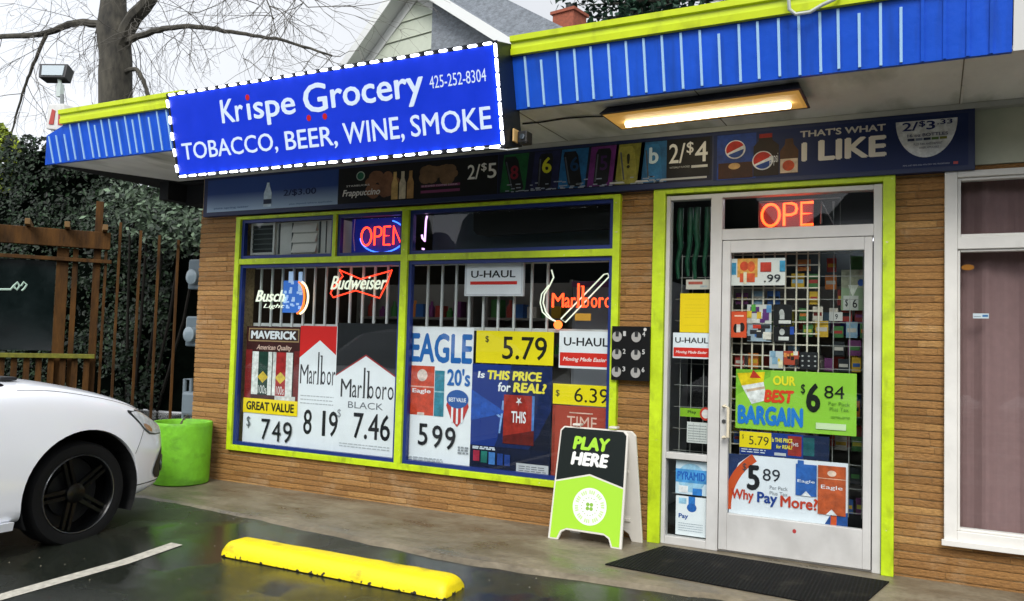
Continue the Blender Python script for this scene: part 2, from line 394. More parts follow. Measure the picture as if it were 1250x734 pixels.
mb = MB().box(X0, X0+.15, .204, 7, -.03, ZT).box(X1-.15, X1, .204, 7, -.03, ZT).box(X0+.15, X1-.15, 6.85, 7, -.03, ZT)
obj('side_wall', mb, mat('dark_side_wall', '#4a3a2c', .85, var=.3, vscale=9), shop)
PLAST = mat('pale_plaster', '#b9bba8', .7, var=.12, vscale=2.5)
obj('plaster_panel', MB().box(-5.0, X1, -.012, .012, 2.555, 2.926), PLAST, shop)
# roof, soffit, fascia
obj('roof', MB().box(-6.0, X1+.3, -1.0, 7.6, 3.0, 3.2), mat('roof_felt', '#4b4a47', .9, var=.2), shop)
SOFF = mat('soffit_paint', '#dededa', .6, var=.22, vscale=1.1, bump=.05, stretch=(1, .5, 1))
obj('soffit', MB().prism([(-6.05, -1.0), (X1+.3, -1.0), (X1+.3, .2), (-5.55, .08)], 2.93, 2.95, ax='z'), SOFF, shop)
obj('side_soffit', MB().prism([(-6.05, -.99), (-5.552, .085), (-5.1, .205), (-5.1, 7.5), (-6.05, 7.5)], 2.925, 2.945, ax='z').box(-5.75, -5.62, .02, 7.4, 2.74, 2.924).box(-5.615, -5.11, .25, .38, 2.72, 2.92), mat('shaded_eave_board', '#141519', .8, var=.3), shop)  # near-black board colour carries the shade under the side eave
def stain(m, c1, sc, st, lo=.48, hi=.72, k=.85):
    t = m.node_tree; b = t.nodes['Principled BSDF']; src = b.inputs['Base Color'].links[0].from_socket
    tc = t.nodes.new('ShaderNodeTexCoord'); mp = t.nodes.new('ShaderNodeMapping'); mp.inputs['Scale'].default_value = st
    n = t.nodes.new('ShaderNodeTexNoise'); n.inputs['Scale'].default_value = sc; n.inputs['Detail'].default_value = 5
    r = t.nodes.new('ShaderNodeValToRGB'); r.color_ramp.elements[0].position = lo; r.color_ramp.elements[1].position = hi; r.color_ramp.elements[1].color = (k, k, k, 1)
    t.links.new(tc.outputs['Object'], mp.inputs[0]); t.links.new(mp.outputs[0], n.inputs['Vector']); t.links.new(n.outputs['Fac'], r.inputs[0])
    mx = t.nodes.new('ShaderNodeMix'); mx.data_type = 'RGBA'; t.links.new(r.outputs[0], mx.inputs[0]); t.links.new(src, mx.inputs[6]); mx.inputs[7].default_value = lin(c1)
    t.links.new(mx.outputs[2], b.inputs['Base Color'])
stain(GREEN, '#6f7d1c', 11, (1, 1, .5), .56, .75, .6); stain(GREEN, '#d9d6b8', 38, (1, 1, 1), .70, .72, .7); stain(BLUEP, '#083a86', 3, (5, 1, .5), .5, .75, .55); stain(YCAP, '#8f9a1a', 5, (2, 1, 1), .55, .75, .5); stain(ALU, '#8d8a85', 4, (1, 1, .6), .55, .8, .4); stain(WHITEP, '#9c988c', 5, (1, 1, .6), .58, .8, .45)
stain(SOFF, '#7f8472', 2.2, (1.6, .5, 1)); stain(PLAST, '#8f9a80', 1.5, (1, 1, 1))
for x in (-3.6, -1.15, .05, 1.47, 2.7): obj('soffit_seam', MB().box(x, x+.006, -.98, -.08, 2.9275, 2.9297), mat('seam_strip', '#6d675c', .7), shop)  # thin grey-brown strips mark the soffit panel seams
obj('soffit_seam', MB().box(1.475, 1.487, -.45, -.08, 2.926, 2.9297), WHITEP, shop)
obj('soffit_moulding', MB().box(-5.0, X1, -.075, -.013, 2.893, 2.928), mat('soffit_trim', '#a9aaa4', .55, var=.1), shop)
mb = MB()
def fp(x, z, off=0):        # point on the outward-leaning fascia plane
    return (x, -1.0-(z-2.92)*.25-off, z)
def leaf(x0, x1, z0, z1, o0, o1, m=0):
    q = [fp(x0, z0, o0), fp(x1, z0, o0), fp(x1, z0, o1), fp(x0, z0, o1), fp(x0, z1, o0), fp(x1, z1, o0), fp(x1, z1, o1), fp(x0, z1, o1)]
    mb.hexa([q[3], q[2], q[1], q[0], q[7], q[6], q[5], q[4]], m)
leaf(-5.72, 1.682, 2.918, 3.245, -.03, 0)
mb.hexa([fp(-6.07, 2.918), fp(-5.723, 2.918), fp(-5.723, 2.918, -.03), fp(-6.07, 2.918, -.03), fp(-5.97, 3.17), fp(-5.723, 3.235), fp(-5.723, 3.235, -.03), fp(-5.97, 3.17, -.03)])
xb = -5.93
bx = [-5.934, -5.83, -5.713, -5.611, -5.489, -5.363, -5.28, -5.183, -5.081, -4.986, -4.873, -4.786, -4.697, -4.582, -4.473, -4.36, -4.25, -4.14]
bx += [-1.022, -.909, -.793, -.676, -.566, -.449, -.336, -.224, -.111, .004, .117, .226, .341, .445, .559, .667, .777, .87, .975, 1.08, 1.178]
for x in bx:
    zt = rnd.choice((3.235, 3.235, 3.238, 3.2, 3.236)) if x > -5.7 else 3.16
    leaf(x-.007, x+.007, 2.921+rnd.random()*.012, zt, .0005, .010, 1)
for x in (1.279, 1.382, 1.488, 1.591): leaf(x-.008, x+.008, 2.92, 3.235, .0005, .010, 0)
obj('fascia', mb, [BLUEP, BATT], shop)
mb = MB(); leaf(1.686, X1+.3, 2.918, 3.30, -.03, .01); obj('white_fascia', mb, mat('white_fascia_board', '#dddcd8', .5), shop)
mb = MB()      # stepped metal cap
prof = [(-1.06, 3.246), (-1.112, 3.246), (-1.118, 3.285), (-1.108, 3.289), (-1.11, 3.325), (-1.130, 3.33), (-1.134, 3.365), (-.98, 3.372)]
for a, b in ((-5.72, -4.118), (-1.112, 1.682)): obj('metal_cap', MB().prism([(y, z) for y, z in prof], a, b, ax='x'), YCAP, shop)

# ---- window A
def pane(x0, x1, z0, z1, y, parent, m=GLASS): return obj('pane', MB().box(x0, x1, y, y+.006, z0, z1), m, parent)
mb = MB(); fy0, fy1 = -.045, .03
mb.frame(-4.588, -.725, .300, 2.502, .055, fy0, fy1, tb=.05, tt=.028)
mb.box(-2.672, -2.605, fy0, fy1-.003, .35, 2.474)
mb.box(-4.533, -2.672, fy0+.004, fy1-.003, 2.045, 2.098); mb.box(-2.605, -.78, fy0+.004, fy1-.003, 2.045, 2.098)
mb.box(-3.418, -3.378, fy0+.003, fy1-.004, 2.098, 2.474)
win = obj('display_window', mb, GREEN, shop, bevel=.003)
mb = MB()
for (a, b, c, dd) in ((-4.533, -2.672, .35, 2.045), (-2.605, -.78, .35, 2.045), (-4.533, -3.418, 2.098, 2.474), (-3.378, -2.672, 2.098, 2.474), (-2.605, -.78, 2.098, 2.474)):
    mb.frame(a+.001, b-.001, c+.001, dd-.001, .030, -.018, .026)
    pane(a+.03, b-.03, c+.03, dd-.03, .004, win)
obj('inner_trim', mb, NAVY, win)
BARM = mat('white_bar_paint', '#c9ccca', .45)
barx = [-4.43, -4.29, -4.16, -4.025, -3.893, -3.765, -3.633, -3.49, -3.35, -3.21, -3.08, -2.94, -2.80, -2.52, -2.375, -2.235, -2.105, -1.968, -1.83, -1.685, -1.53, -1.39]
for i, x in enumerate(barx):
    m = MB().box(x-.009, x+.009, .150, .168, .36, 2.07)
    obj('security_bar', m, BARM, win)
obj('bar_rail', MB().box(-4.52, -.8, .1685, .182, 1.47, 1.50).box(-4.52, -.8, .1685, .182, 2.02, 2.045), BARM, win)

# ---- entrance
ent = obj('entrance_frame', MB().box(-.378, -.349, -.03, .05, 0, 2.468).box(-.058, .022, -.03, .05, 0, 2.44).box(.99, 1.042, -.031, .05, 0, 2.468)
          .box(-.349, .99, -.03, .05, 2.434, 2.466).box(.022, .99, -.028, .05, 2.135, 2.212).box(-.349, -.058, -.028, .05, .596, .640).box(-.349, -.058, -.028, .05, 0, .055)
          .box(.022, .99, -.01, .05, 0, .012), ALU, shop, bevel=.004)
obj('green_surround', MB().box(-.469, -.381, -.055, .04, 0, 2.518).box(1.045, 1.116, -.055, .04, 0, 2.518).box(-.381, 1.045, -.055, .04, 2.479, 2.518), GREEN, ent, bevel=.003)
pane(-.349, -.058, .64, 2.434, .01, ent); pane(-.349, -.058, .055, .596, .01, ent); pane(.022, .99, 2.212, 2.434, .01, ent)
door = obj('shop_door', MB().box(.028, .084, -.034, .012, .016, 2.13).box(.936, .985, -.034, .012, .016, 2.13).box(.084, .936, -.034, .012, 2.045, 2.13).box(.084, .936, -.034, .012, .016, .262), ALU, shop, bevel=.004)
obj('pane', MB().box(.084, .936, -.008, -.002, .262, 2.045), GLASS, door)
obj('handle', MB().tube([(.062, -.034, .99), (.062, -.085, .99), (.098, -.10, .985), (.098, -.10, .785), (.062, -.085, .78), (.062, -.034, .78)], .010, 8), mat('bone_handle', '#d8cdb4', .4), door, smooth=True)
obj('lock', MB().lathe([(.014, -.042), (.014, -.03)], (.056, 0, .885), 14, ax='y'), mat('steel', '#9a9a9a', .3, 1), door)
obj('hinge_line', MB().box(.988, .991, -.033, -.012, .02, 2.13), BLACK, door)

# ---- right hand window
mb = MB(); mb.frame(1.393, 3.32, .25, 2.516, .07, -.05, .05, tb=.075, tt=.04); mb.box(1.463, 3.25, -.046, .045, 2.033, 2.108)
mb.frame(1.4635, 3.2495, 2.1085, 2.4755, .018, -.03, .03); mb.frame(1.4635, 3.2495, .3255, 2.0325, .015, -.03, .03)
rw = obj('side_window', mb, WHITEP, shop, bevel=.004)
pane(1.482, 3.231, 2.127, 2.457, 0, rw); pane(1.479, 3.234, .341, 2.017, 0, rw)
obj('sill', MB().box(1.38, 3.34, -.075, -.052, .235, .27), WHITEP, rw, bevel=.003)
mb = MB()
cols = []
for i in range(90):
    x = 1.42+i*.02; cols.append((x, .13+.018*math.sin(i*.42+.6*math.sin(i*.13))+.008*math.sin(i*1.1)))
for (a, ya), (b, yb) in zip(cols, cols[1:]): mb.hexa([(a, ya, .3), (b, yb, .3), (b, yb+.004, .3), (a, ya+.004, .3), (a, ya, 2.5), (b, yb, 2.5), (b, yb+.004, 2.5), (a, ya+.004, 2.5)])
tag(obj('curtain', mb, mat('mauve_cloth', '#8a6c6b', .85, var=.08, vscale=20, bump=.1, bscale=300)), 'dusty mauve curtain drawn behind the white-framed window at right', 'curtain')
# ---- interior shell
obj('interior', MB().box(-4.94, 4.0, .21, 6.8, -.028, .0).box(-4.94, 4.0, .21, 6.8, 2.78, 2.82).box(-4.94, 4.0, 5.0, 5.1, 0, 2.78).box(1.2, 1.25, .22, 5.0, 0, 2.78), DARKIN, shop)

# ------------------------------------------------------------------ shop sign with led border
th = R(13.2)
sign = empty('shop_sign', (-2.61, -1.141, 2.635), 'long blue lightbox reading Krispe Grocery, edged with bright white lights', 'shop sign', rot=(th, 0, 0))
W2, H = 1.495, .664
obj('cabinet', MB().box(-W2, W2, .002, .25, 0, H), mat('sign_cabinet', '#101a22', .4), sign, bevel=.006)
obj('face', MB().box(-W2+.024, W2-.024, -.006, .0015, .024, H-.024), SIGNB, sign)
obj('trim', MB().frame(-W2-.002, W2+.002, -.002, H+.002, .0255, -.0065, .0012), mat('sign_trim_black', '#0a0e16', .4), sign)
LW = mat('sign_letter_white', '#d9e9ff', .4)
LR = mat('sign_red', '#c0141c', .4)
def st(s, x0, x1, z0, z1, b=.0, m=LW, **k): txt(s, x0, x1, z0, z1, -.0065, m, sign, bold=b, th=.001, **k)
st('Kr', -.93, -.70, .38, .555, .018); st('\u0131', -.662, -.628, .38, .50, .018); st('spe', -.60, -.19, .325, .502, .018)
st('G', -.112, .108, .37, .575, .018); st('rocery', .14, .925, .325, .515, .018)
for a, b in ((-.642, .545), (-.078, .338), (.069, .335)): obj('red_dot', MB().disc(a, b, .02, .022, -.0075, -.0065), LR, sign)
st('425-252-8304', .972, 1.40, .425, .505, .0)
st('TOBACCO,', -1.405, -.40, .115, .268, .012); st('BEER,', -.325, .16, .105, .264, .012); st('WINE,', .215, .735, .10, .272, .012); st('SMOKE', .79, 1.412, .125, .27, .012)
LED = glow('#eef2ff', 6.0)
ledme = None
def led(x, z, horiz, ln):
    m = MB()
    a = ln/2; hw = .008
    if horiz: m.prism([(x-a, z-hw), (x+a, z-hw), (x+a+.006, z), (x+a, z+hw), (x-a, z+hw), (x-a-.006, z)], -.018, -.007)
    else: m.prism([(x-hw, z-a), (x, z-a-.006), (x+hw, z-a), (x+hw, z+a), (x, z+a+.006), (x-hw, z+a)], -.018, -.007)
    obj('led_light', m, LED, sign)
nT = 27
for i in range(nT):
    x = -W2+.065+(2*W2-.13)*i/(nT-1)
    led(x, H-.012, True, .046+.012*random.random()); led(x+random.uniform(-.01, .01), .010, True, .05+.014*random.random())
for i in range(5): led(-W2+.008, .075+i*.128, False, .05)
for i in range(7): led(W2-.010, .06+i*.091, False, .072)
obj('wire', MB().tube([(W2-.3, -.012, .012), (W2-.1, -.014, .004), (W2+.02, -.01, -.018), (W2+.05, .08, -.012)], .004, 6), BARM, sign)
camr = empty('security_camera', (-1.09, -1.0, 2.66), 'small black camera with cream housing tucked under the sign corner', 'camera')
obj('body', MB().box(-1.088, -1.02, -1.03, -.94, 2.685, 2.765), BLACK, camr, bevel=.008)
obj('housing', MB().box(-1.105, -1.092, -1.07, -1.0, 2.69, 2.775), mat('cream_plastic', '#c9a569', .5), camr, bevel=.004)
obj('lens', MB().lathe([(.018, -1.038), (.018, -1.03)], (-1.05, 0, 2.725), 14, ax='y'), mat('lens_glass', '#39424a', .1), camr)
tag(obj('conduit', MB().tube([(.60, -1.165, 3.40), (.625, -1.165, 3.31), (.628, -1.15, 3.25), (.66, -1.14, 3.222), (.735, -1.14, 3.222), (.80, -1.142, 3.252), (.86, -1.15, 3.268), (.89, -1.15, 3.30)], .010, 8), mat('grey_conduit', '#aeb4ae', .4), smooth=True), 'looped grey conduit clipped over the lime roof cap', 'conduit')
tag(obj('cable', MB().tube([(-1.24, -.66, 2.921), (-1.1, -.66, 2.919), (-.9, -.675, 2.922), (-.75, -.67, 2.919), (-.56, -.63, 2.915)], .006, 6), BLACK, smooth=True), 'thin black cable running along the soffit to the strip light', 'cable')

# ------------------------------------------------------------------ soffit strip light
lt = empty('strip_light', (.03, -.66, 2.85), 'lit warm fluorescent strip light with dark housing under the soffit', 'light')
obj('housing', MB().hexa([(-.59, -.86, 2.872), (.66, -.93, 2.872), (.66, -.50, 2.872), (-.59, -.43, 2.872), (-.56, -.80, 2.928), (.64, -.87, 2.928), (.64, -.56, 2.928), (-.56, -.49, 2.928)]), mat('light_housing', '#141b30', .5), lt, bevel=.004)
obj('diffuser', MB().hexa([(-.565, -.80, 2.862), (.63, -.87, 2.862), (.63, -.56, 2.862), (-.565, -.48, 2.862), (-.575, -.83, 2.871), (.645, -.90, 2.871), (.645, -.53, 2.871), (-.575, -.45, 2.871)]), mat('light_reflector', '#b8955a', .6, emit='#ffbe58', es=.16), lt)
obj('tube', MB().tube([(-.48, -.64, 2.848), (.57, -.70, 2.848)], .02, 10), glow('#fff3d0', 8.0), lt, smooth=True)

# ------------------------------------------------------------------ banner board over the windows
ban = empty('banner_board', (-1.7, -.05, 2.5), 'long navy drinks banner of several adverts running above the windows', 'banner')
obj('board', MB().box(-5.0, 1.556, -.075, -.014, 2.515, 2.892), DNAVY, ban, bevel=.003)
BY = -.0755
def bp(name, x0, x1, z0, z1, c, k=1, par=None): return obj(name, MB().box(x0, x1, BY-.0006*k, BY-.0006*(k-1), z0, z1), (inkp(c) if name == 'picture' else ink(c)) if isinstance(c, str) else c, par or ban)
def bt(s, x0, x1, z0, z1, c, par, k=6, b=.0, sh=0): return txt(s, x0, x1, z0, z1, BY-.0006*k, ink(c) if isinstance(c, str) else c, par, bold=b, shear=sh)
def grad_mat(name, c0, c1, ax=2, lo=0, hi=1):
    m = mat(name, c0, .45); t = m.node_tree; b = t.nodes['Principled BSDF']
    tc = t.nodes.new('ShaderNodeTexCoord'); sp = t.nodes.new('ShaderNodeSeparateXYZ'); r = t.nodes.new('ShaderNodeValToRGB')
    t.links.new(tc.outputs['Generated'], sp.inputs[0]); t.links.new(sp.outputs[ax], r.inputs[0])
    r.color_ramp.elements[0].color = lin(c0); r.color_ramp.elements[1].color = lin(c1); r.color_ramp.elements[0].position = lo; r.color_ramp.elements[1].position = hi
    t.links.new(r.outputs[0], b.inputs['Base Color']); return m
# water advert (printed blue fade)
p1 = bp('advert_panel', -4.95, -3.345, 2.555, 2.868, grad_mat('printed_water_fade', '#9cb6cf', '#123a7e', 2, .0, .55))
obj('picture', MB().prism([(-4.215, 2.575), (-4.12, 2.575), (-4.12, 2.70), (-4.145, 2.76), (-4.155, 2.80), (-4.18, 2.80), (-4.19, 2.76), (-4.215, 2.70)], BY-.0030, BY-.0006), inkp('b9cbd6'), p1)
obj('picture', MB().box(-4.216, -4.119, BY-.0042, BY-.0031, 2.60, 2.645), inkp('1a2742'), p1)
bt('2/$3.00', -3.975, -3.59, 2.655, 2.72, '16244c', p1, b=.01)
bt('pure spring water', -4.85, -4.40, 2.575, 2.60, '4c6a94', p1); bt('plus deposit where applicable', -3.9, -3.40, 2.573, 2.592, '4c6a94', p1)
# coffee advert
p2 = bp('advert_panel', -3.34, -1.745, 2.555, 2.868, '0c0e12')
obj('picture', MB().disc(-3.10, 2.79, .045, .04, BY-.0026, BY-.0006), inkp('9fb3a8'), p2)
obj('picture', MB().disc(-3.10, 2.79, .036, .032, BY-.0036, BY-.0027).prism([(-3.104, 2.757), (-3.096, 2.757), (-3.096, 2.822), (-3.104, 2.822)], BY-.004, BY-.0037), inkp('1f5b45'), p2)
bt('Frappuccino', -3.29, -2.885, 2.60, 2.675, 'd8d8d2', p2, b=.02, sh=.25); bt('STARBUCKS', -3.25, -3.0, 2.70, 2.715, 'd8d8d2', p2)
rr = random.Random(5)
mb = MB()
for i in range(16):
    x = -2.99+rr.random()*.24; zz = 2.62+rr.random()*.16
    mb.disc(x, zz, .05+.03*rr.random(), .035+.02*rr.random(), BY-.0013-.00005*i, BY-.0006, 14)
obj('picture', mb, inkp('76513a'), p2)
for x, c in ((-2.735, 'b99a5e'), (-2.655, 'c3b89e'), (-2.575, 'a07c4c')):
    obj('picture', MB().prism([(x-.033, 2.565), (x+.033, 2.565), (x+.033, 2.70), (x+.016, 2.745), (x+.016, 2.80), (x-.016, 2.80), (x-.016, 2.745), (x-.033, 2.70)], BY-.0030, BY-.0012), inkp(c), p2)
mb = MB()
for i in range(14):
    x = -2.45+rr.random()*.28; zz = 2.70+rr.random()*.09
    mb.disc(x, zz, .05+.03*rr.random(), .035+.02*rr.random(), BY-.0013-.00005*i, BY-.0006, 14)
obj('picture', mb, inkp('6e553c'), p2)
bp('stripe', -2.47, -2.09, 2.648, 2.668, '7a3a63', 3, p2); bp('stripe', -2.47, -2.09, 2.60, 2.622, '7a3a63', 3, p2)
bt('BLENDED COFFEE DRINK', -2.46, -2.11, 2.652, 2.664, 'cdb7c6', p2)
bt('2/', -2.02, -1.905, 2.685, 2.805, 'e2e2dc', p2, b=.01); bt('$', -1.895, -1.845, 2.74, 2.812, 'e2e2dc', p2, b=.01); bt('5', -1.835, -1.755, 2.685, 2.805, 'e2e2dc', p2, b=.01)
# energy drink advert
p3 = bp('advert_panel', -1.74, -.045, 2.555, 2.868, '11162c')
cans = [(-1.60, '1e7a3d', -.25), (-1.33, '8f9a1d', .06), (-1.10, '1f6aa6', -.18), (-.86, '7d2b86', .1), (-.66, 'a3a136', -.12), (-.47, '2f74a8', -.08)]
for x, c, ti in cans:
    h0, h1, hw = 2.565, 2.862, .10
    dim = {'1e7a3d': '17592f', '8f9a1d': '1d2147', '1f6aa6': '1d5c8f', '7d2b86': '61266b', 'a3a136': '77762f', '2f74a8': '275f8a'}[c]
    can = obj('picture', MB().prism([(x-hw-.02, h0), (x+hw, h0), (x+hw+.03, h1), (x-hw+.01, h1)], BY-.0014, BY-.0006), inkp(dim), p3)
    q = lambda u, v: (x+u+ti*.28*(v-.5), h0+.005+v*(h1-h0-.012))
    obj('picture', MB().prism([q(-.035, 0), q(.035, 0), q(.058, .08), q(.06, .85), q(.045, .96), q(-.045, .96), q(-.06, .85), q(-.058, .08)], BY-.0022, BY-.0015), inkp({'a3a136': '8f8c3e', '2f74a8': '2c6c9c'}.get(c, '14171d')), p3)
    obj('picture', MB().prism([q(-.05, .1), q(-.038, .1), q(-.04, .82), q(-.052, .82)], BY-.0026, BY-.0023), inkp('4a4f58'), p3)
bt('8', -1.63, -1.56, 2.66, 2.77, '7d2030', p3, b=.02); bt('6', -1.355, -1.275, 2.69, 2.815, 'c8c92a', p3, b=.03); bt('6', -1.12, -1.05, 2.69, 2.80, '123b63', p3, b=.02)
bt('5', -.88, -.82, 2.68, 2.79, '3b1c50', p3, b=.02); bt('!', -.67, -.645, 2.68, 2.79, '26281a', p3, b=.03); bt('b', -.50, -.43, 2.70, 2.82, 'c9dde8', p3, b=.03)
rr = random.Random(8); mb = MB()
for i in range(60):
    x = -1.7+1.27*rr.random(); zz = 2.56+.06*rr.random()**2; mb.box(x, x+.02+.03*rr.random(), BY-.003, BY-.0024, zz, zz+.008)
obj('picture', mb, ink('8b95a3'), p3)
bp('stripe', -.80, -.08, 2.572, 2.586, 'b6b8b6', 3, p3)
bp('black_field', -.37, -.06, 2.59, 2.862, '0a0a0c', 3, p3)
bt('2/', -.352, -.235, 2.69, 2.832, 'e6e6e0', p3, b=.01); bt('$', -.225, -.175, 2.745, 2.838, 'e6e6e0', p3, b=.01); bt('4', -.165, -.075, 2.69, 2.832, 'e6e6e0', p3, b=.01)
bt('NATURALLY FLAVORED', -.345, -.20, 2.655, 2.668, 'cfcfc9', p3); bp('stripe', -.19, -.075, 2.65, 2.668, 'cfcfc9', 5, p3)
# cola advert
p4 = bp('advert_panel', -.035, 1.52, 2.545, 2.868, '10224f')
def globe(x, z, r, par):
    obj('picture', MB().disc(x, z, r*1.12, r*1.05, BY-.0044, BY-.0036), inkp('d8dbe0'), par)
    obj('picture', MB().disc(x, z, r, r*.95, BY-.0052, BY-.0045, a0=25, a1=205), inkp('b3261c'), par)
    obj('picture', MB().disc(x, z-.004, r*.92, r*.85, BY-.0052, BY-.0045, a0=215, a1=365), inkp('17408f'), par)
bp('picture', -.01, .255, 2.55, 2.862, '1b3c86', 2, p4)
mb = MB().box(.0, .235, BY-.0024, BY-.0013, 2.555, 2.665); obj('picture', mb, inkp('3a1d10'), p4)
obj('picture', MB().disc(.11, 2.64, .04, .022, BY-.0036, BY-.0025), inkp('c09a63'), p4)
globe(.115, 2.755, .062, p4)
obj('picture', MB().prism([(.238, 2.56), (.405, 2.56), (.405, 2.765), (.365, 2.80), (.36, 2.835), (.275, 2.835), (.27, 2.80), (.238, 2.765)], BY-.0024, BY-.0013), inkp('20100b'), p4)
globe(.30, 2.665, .062, p4); bt('pepsi', .345, .40, 2.625, 2.71, 'd8dbe0', p4, k=9)
obj('picture', MB().box(.275, .36, BY-.0033, BY-.0025, 2.82, 2.848), inkp('8d1f1b'), p4)
obj('picture', MB().prism([(.412, 2.565), (.53, 2.565), (.53, 2.72), (.50, 2.76), (.495, 2.80), (.447, 2.80), (.442, 2.76), (.412, 2.72)], BY-.0024, BY-.0013), inkp('4a2c18'), p4)
bp('picture', .415, .527, 2.57, 2.665, 'cdb9a0', 5, p4); obj('picture', MB().disc(.468, 2.618, .038, .036, BY-.0046, BY-.0036), inkp('c2491d'), p4)
bt("THAT'S WHAT", .54, 1.06, 2.80, 2.845, 'b9b6b0', p4, b=.03)
bt('I', .55, .585, 2.638, 2.765, 'd6d1c8', p4, b=.04); bt('LIKE', .655, 1.065, 2.635, 2.772, 'd6d1c8', p4, b=.04)
obj('picture', MB().disc(1.29, 2.845, .172, .235, BY-.0014, BY-.0006, a0=180, a1=360), inkp('c4c7c9'), p4)
bt('2/', 1.155, 1.245, 2.783, 2.838, '18255a', p4, b=.02); bt('$', 1.25, 1.285, 2.80, 2.842, '18255a', p4, b=.02); bt('3', 1.29, 1.34, 2.783, 2.838, '18255a', p4, b=.02); bt('.33', 1.35, 1.435, 2.81, 2.84, '18255a', p4, b=.02)
bt('16 oz BOTTLES', 1.185, 1.41, 2.742, 2.762, '26315c', p4, b=.01)
for i, c in enumerate(('2c3350', '6f7789', '22314a', '4f6a3a', '6b6f2c')): bp('stripe', 1.185+i*.045, 1.225+i*.045, 2.718, 2.734, c, 4, p4)
bt('PLUS TAX AND DEPOSIT', 1.22, 1.38, 2.688, 2.702, '4a4f63', p4); bt('WHERE APPLICABLE', 1.25, 1.36, 2.665, 2.678, '4a4f63', p4)
bt('PEPSI, DIET PEPSI AND MTN DEW ARE TRADEMARKS', 1.16, 1.42, 2.558, 2.568, '9aa0b4', p4); bp('stripe', 1.44, 1.465, 2.556, 2.572, 'b04a4a', 3, p4)

# ------------------------------------------------------------------ posters
INK = ink
def tall_word(x0, x1, z0, z1, y, m, parent, th=.0006, cutoff=1.0):
    W_ = x1-x0; H_ = z1-z0; xh = z0+.42*H_; k = 0
    def T(s_, a, b, zb): 
        if b <= cutoff+1e-6: txt(s_, x0+a*W_, x0+b*W_, z0, zb, y, m, parent, th=th)
    T('M', 0, .20, z0+.60*H_); T('a', .215, .30, xh); T('r', .32, .395, xh); 
    T('o', .512, .61, xh); T('r', .77, .845, xh); T('o', .645, .745, xh); T('o', .865, .97, xh)
    sw = .032*W_
    obj('ascender', MB().box(x0+.42*W_, x0+.42*W_+sw, y-th, y, z0, z1).box(x0+.40*W_, x0+.42*W_, y-th, y, z0, z0+.02*H_), m, parent)
    obj('ascender', MB().box(x0+.495*W_, x0+.495*W_+sw, y-th, y, z0, z0+.9*H_).box(x0+.475*W_, x0+.495*W_, y-th, y, z0+.86*H_, z0+.9*H_), m, parent)
def poster(label, rect, base, elems, y=.040, name='price_poster', cat='poster', group=None, th=.002):
    x0, x1, z0, z1 = rect; w_, h_ = x1-x0, z1-z0
    root = tag(obj(name, MB().box(x0, x1, y, y+th, z0, z1), ink(base) if isinstance(base, str) else base), label, cat, group)
    for i, e in enumerate(elems):
        yy = y-.0005*(i+1)
        X = lambda f: x0+f*w_
        Z = lambda f: z0+f*h_
        k = e[0]
        ik = inkp if 'picture' in e[1] else ink
        if k == 'w': tall_word(X(e[2]), X(e[3]), Z(e[4]), Z(e[5]), yy+.0004, ik(e[6]), root, th=.0004, cutoff=e[7])
        elif k == 'r': obj(e[1], MB().box(X(e[2]), X(e[3]), yy, yy+.0004, Z(e[4]), Z(e[5])), ik(e[6]), root)
        elif k == 't': txt(e[2], X(e[3]), X(e[4]), Z(e[5]), Z(e[6]), yy+.0004, ik(e[7]), root, bold=e[8] if len(e) > 8 else 0, shear=e[9] if len(e) > 9 else 0, name=e[1], th=.0004, slope=e[10] if len(e) > 10 else 0)
        elif k == 'p': obj(e[1], MB().prism([(X(a), Z(b)) for a, b in e[2]], yy, yy+.0004), ik(e[3]), root)
        elif k == 'c': obj(e[1], MB().disc(X(e[2]), Z(e[3]), e[4]*w_, e[5]*w_, yy, yy+.0004), ik(e[6]), root)
        elif k == 'm': obj(e[1], e[2](X, Z, yy), ik(e[3]), root)
    return root
WH = 'e4e8ec'; RED = 'c6231c'
def lines(x0, x1, zs, h=.008):
    def f(X, Z, y):
        m = MB()
        for z in zs:
            x = x0
            while x < x1-.01:
                l = min(.03+.05*random.random(), x1-x); m.box(X(x), X(x+l), y, y+.0004, Z(z), Z(z+h)); x += l+.015
        return m
    return f
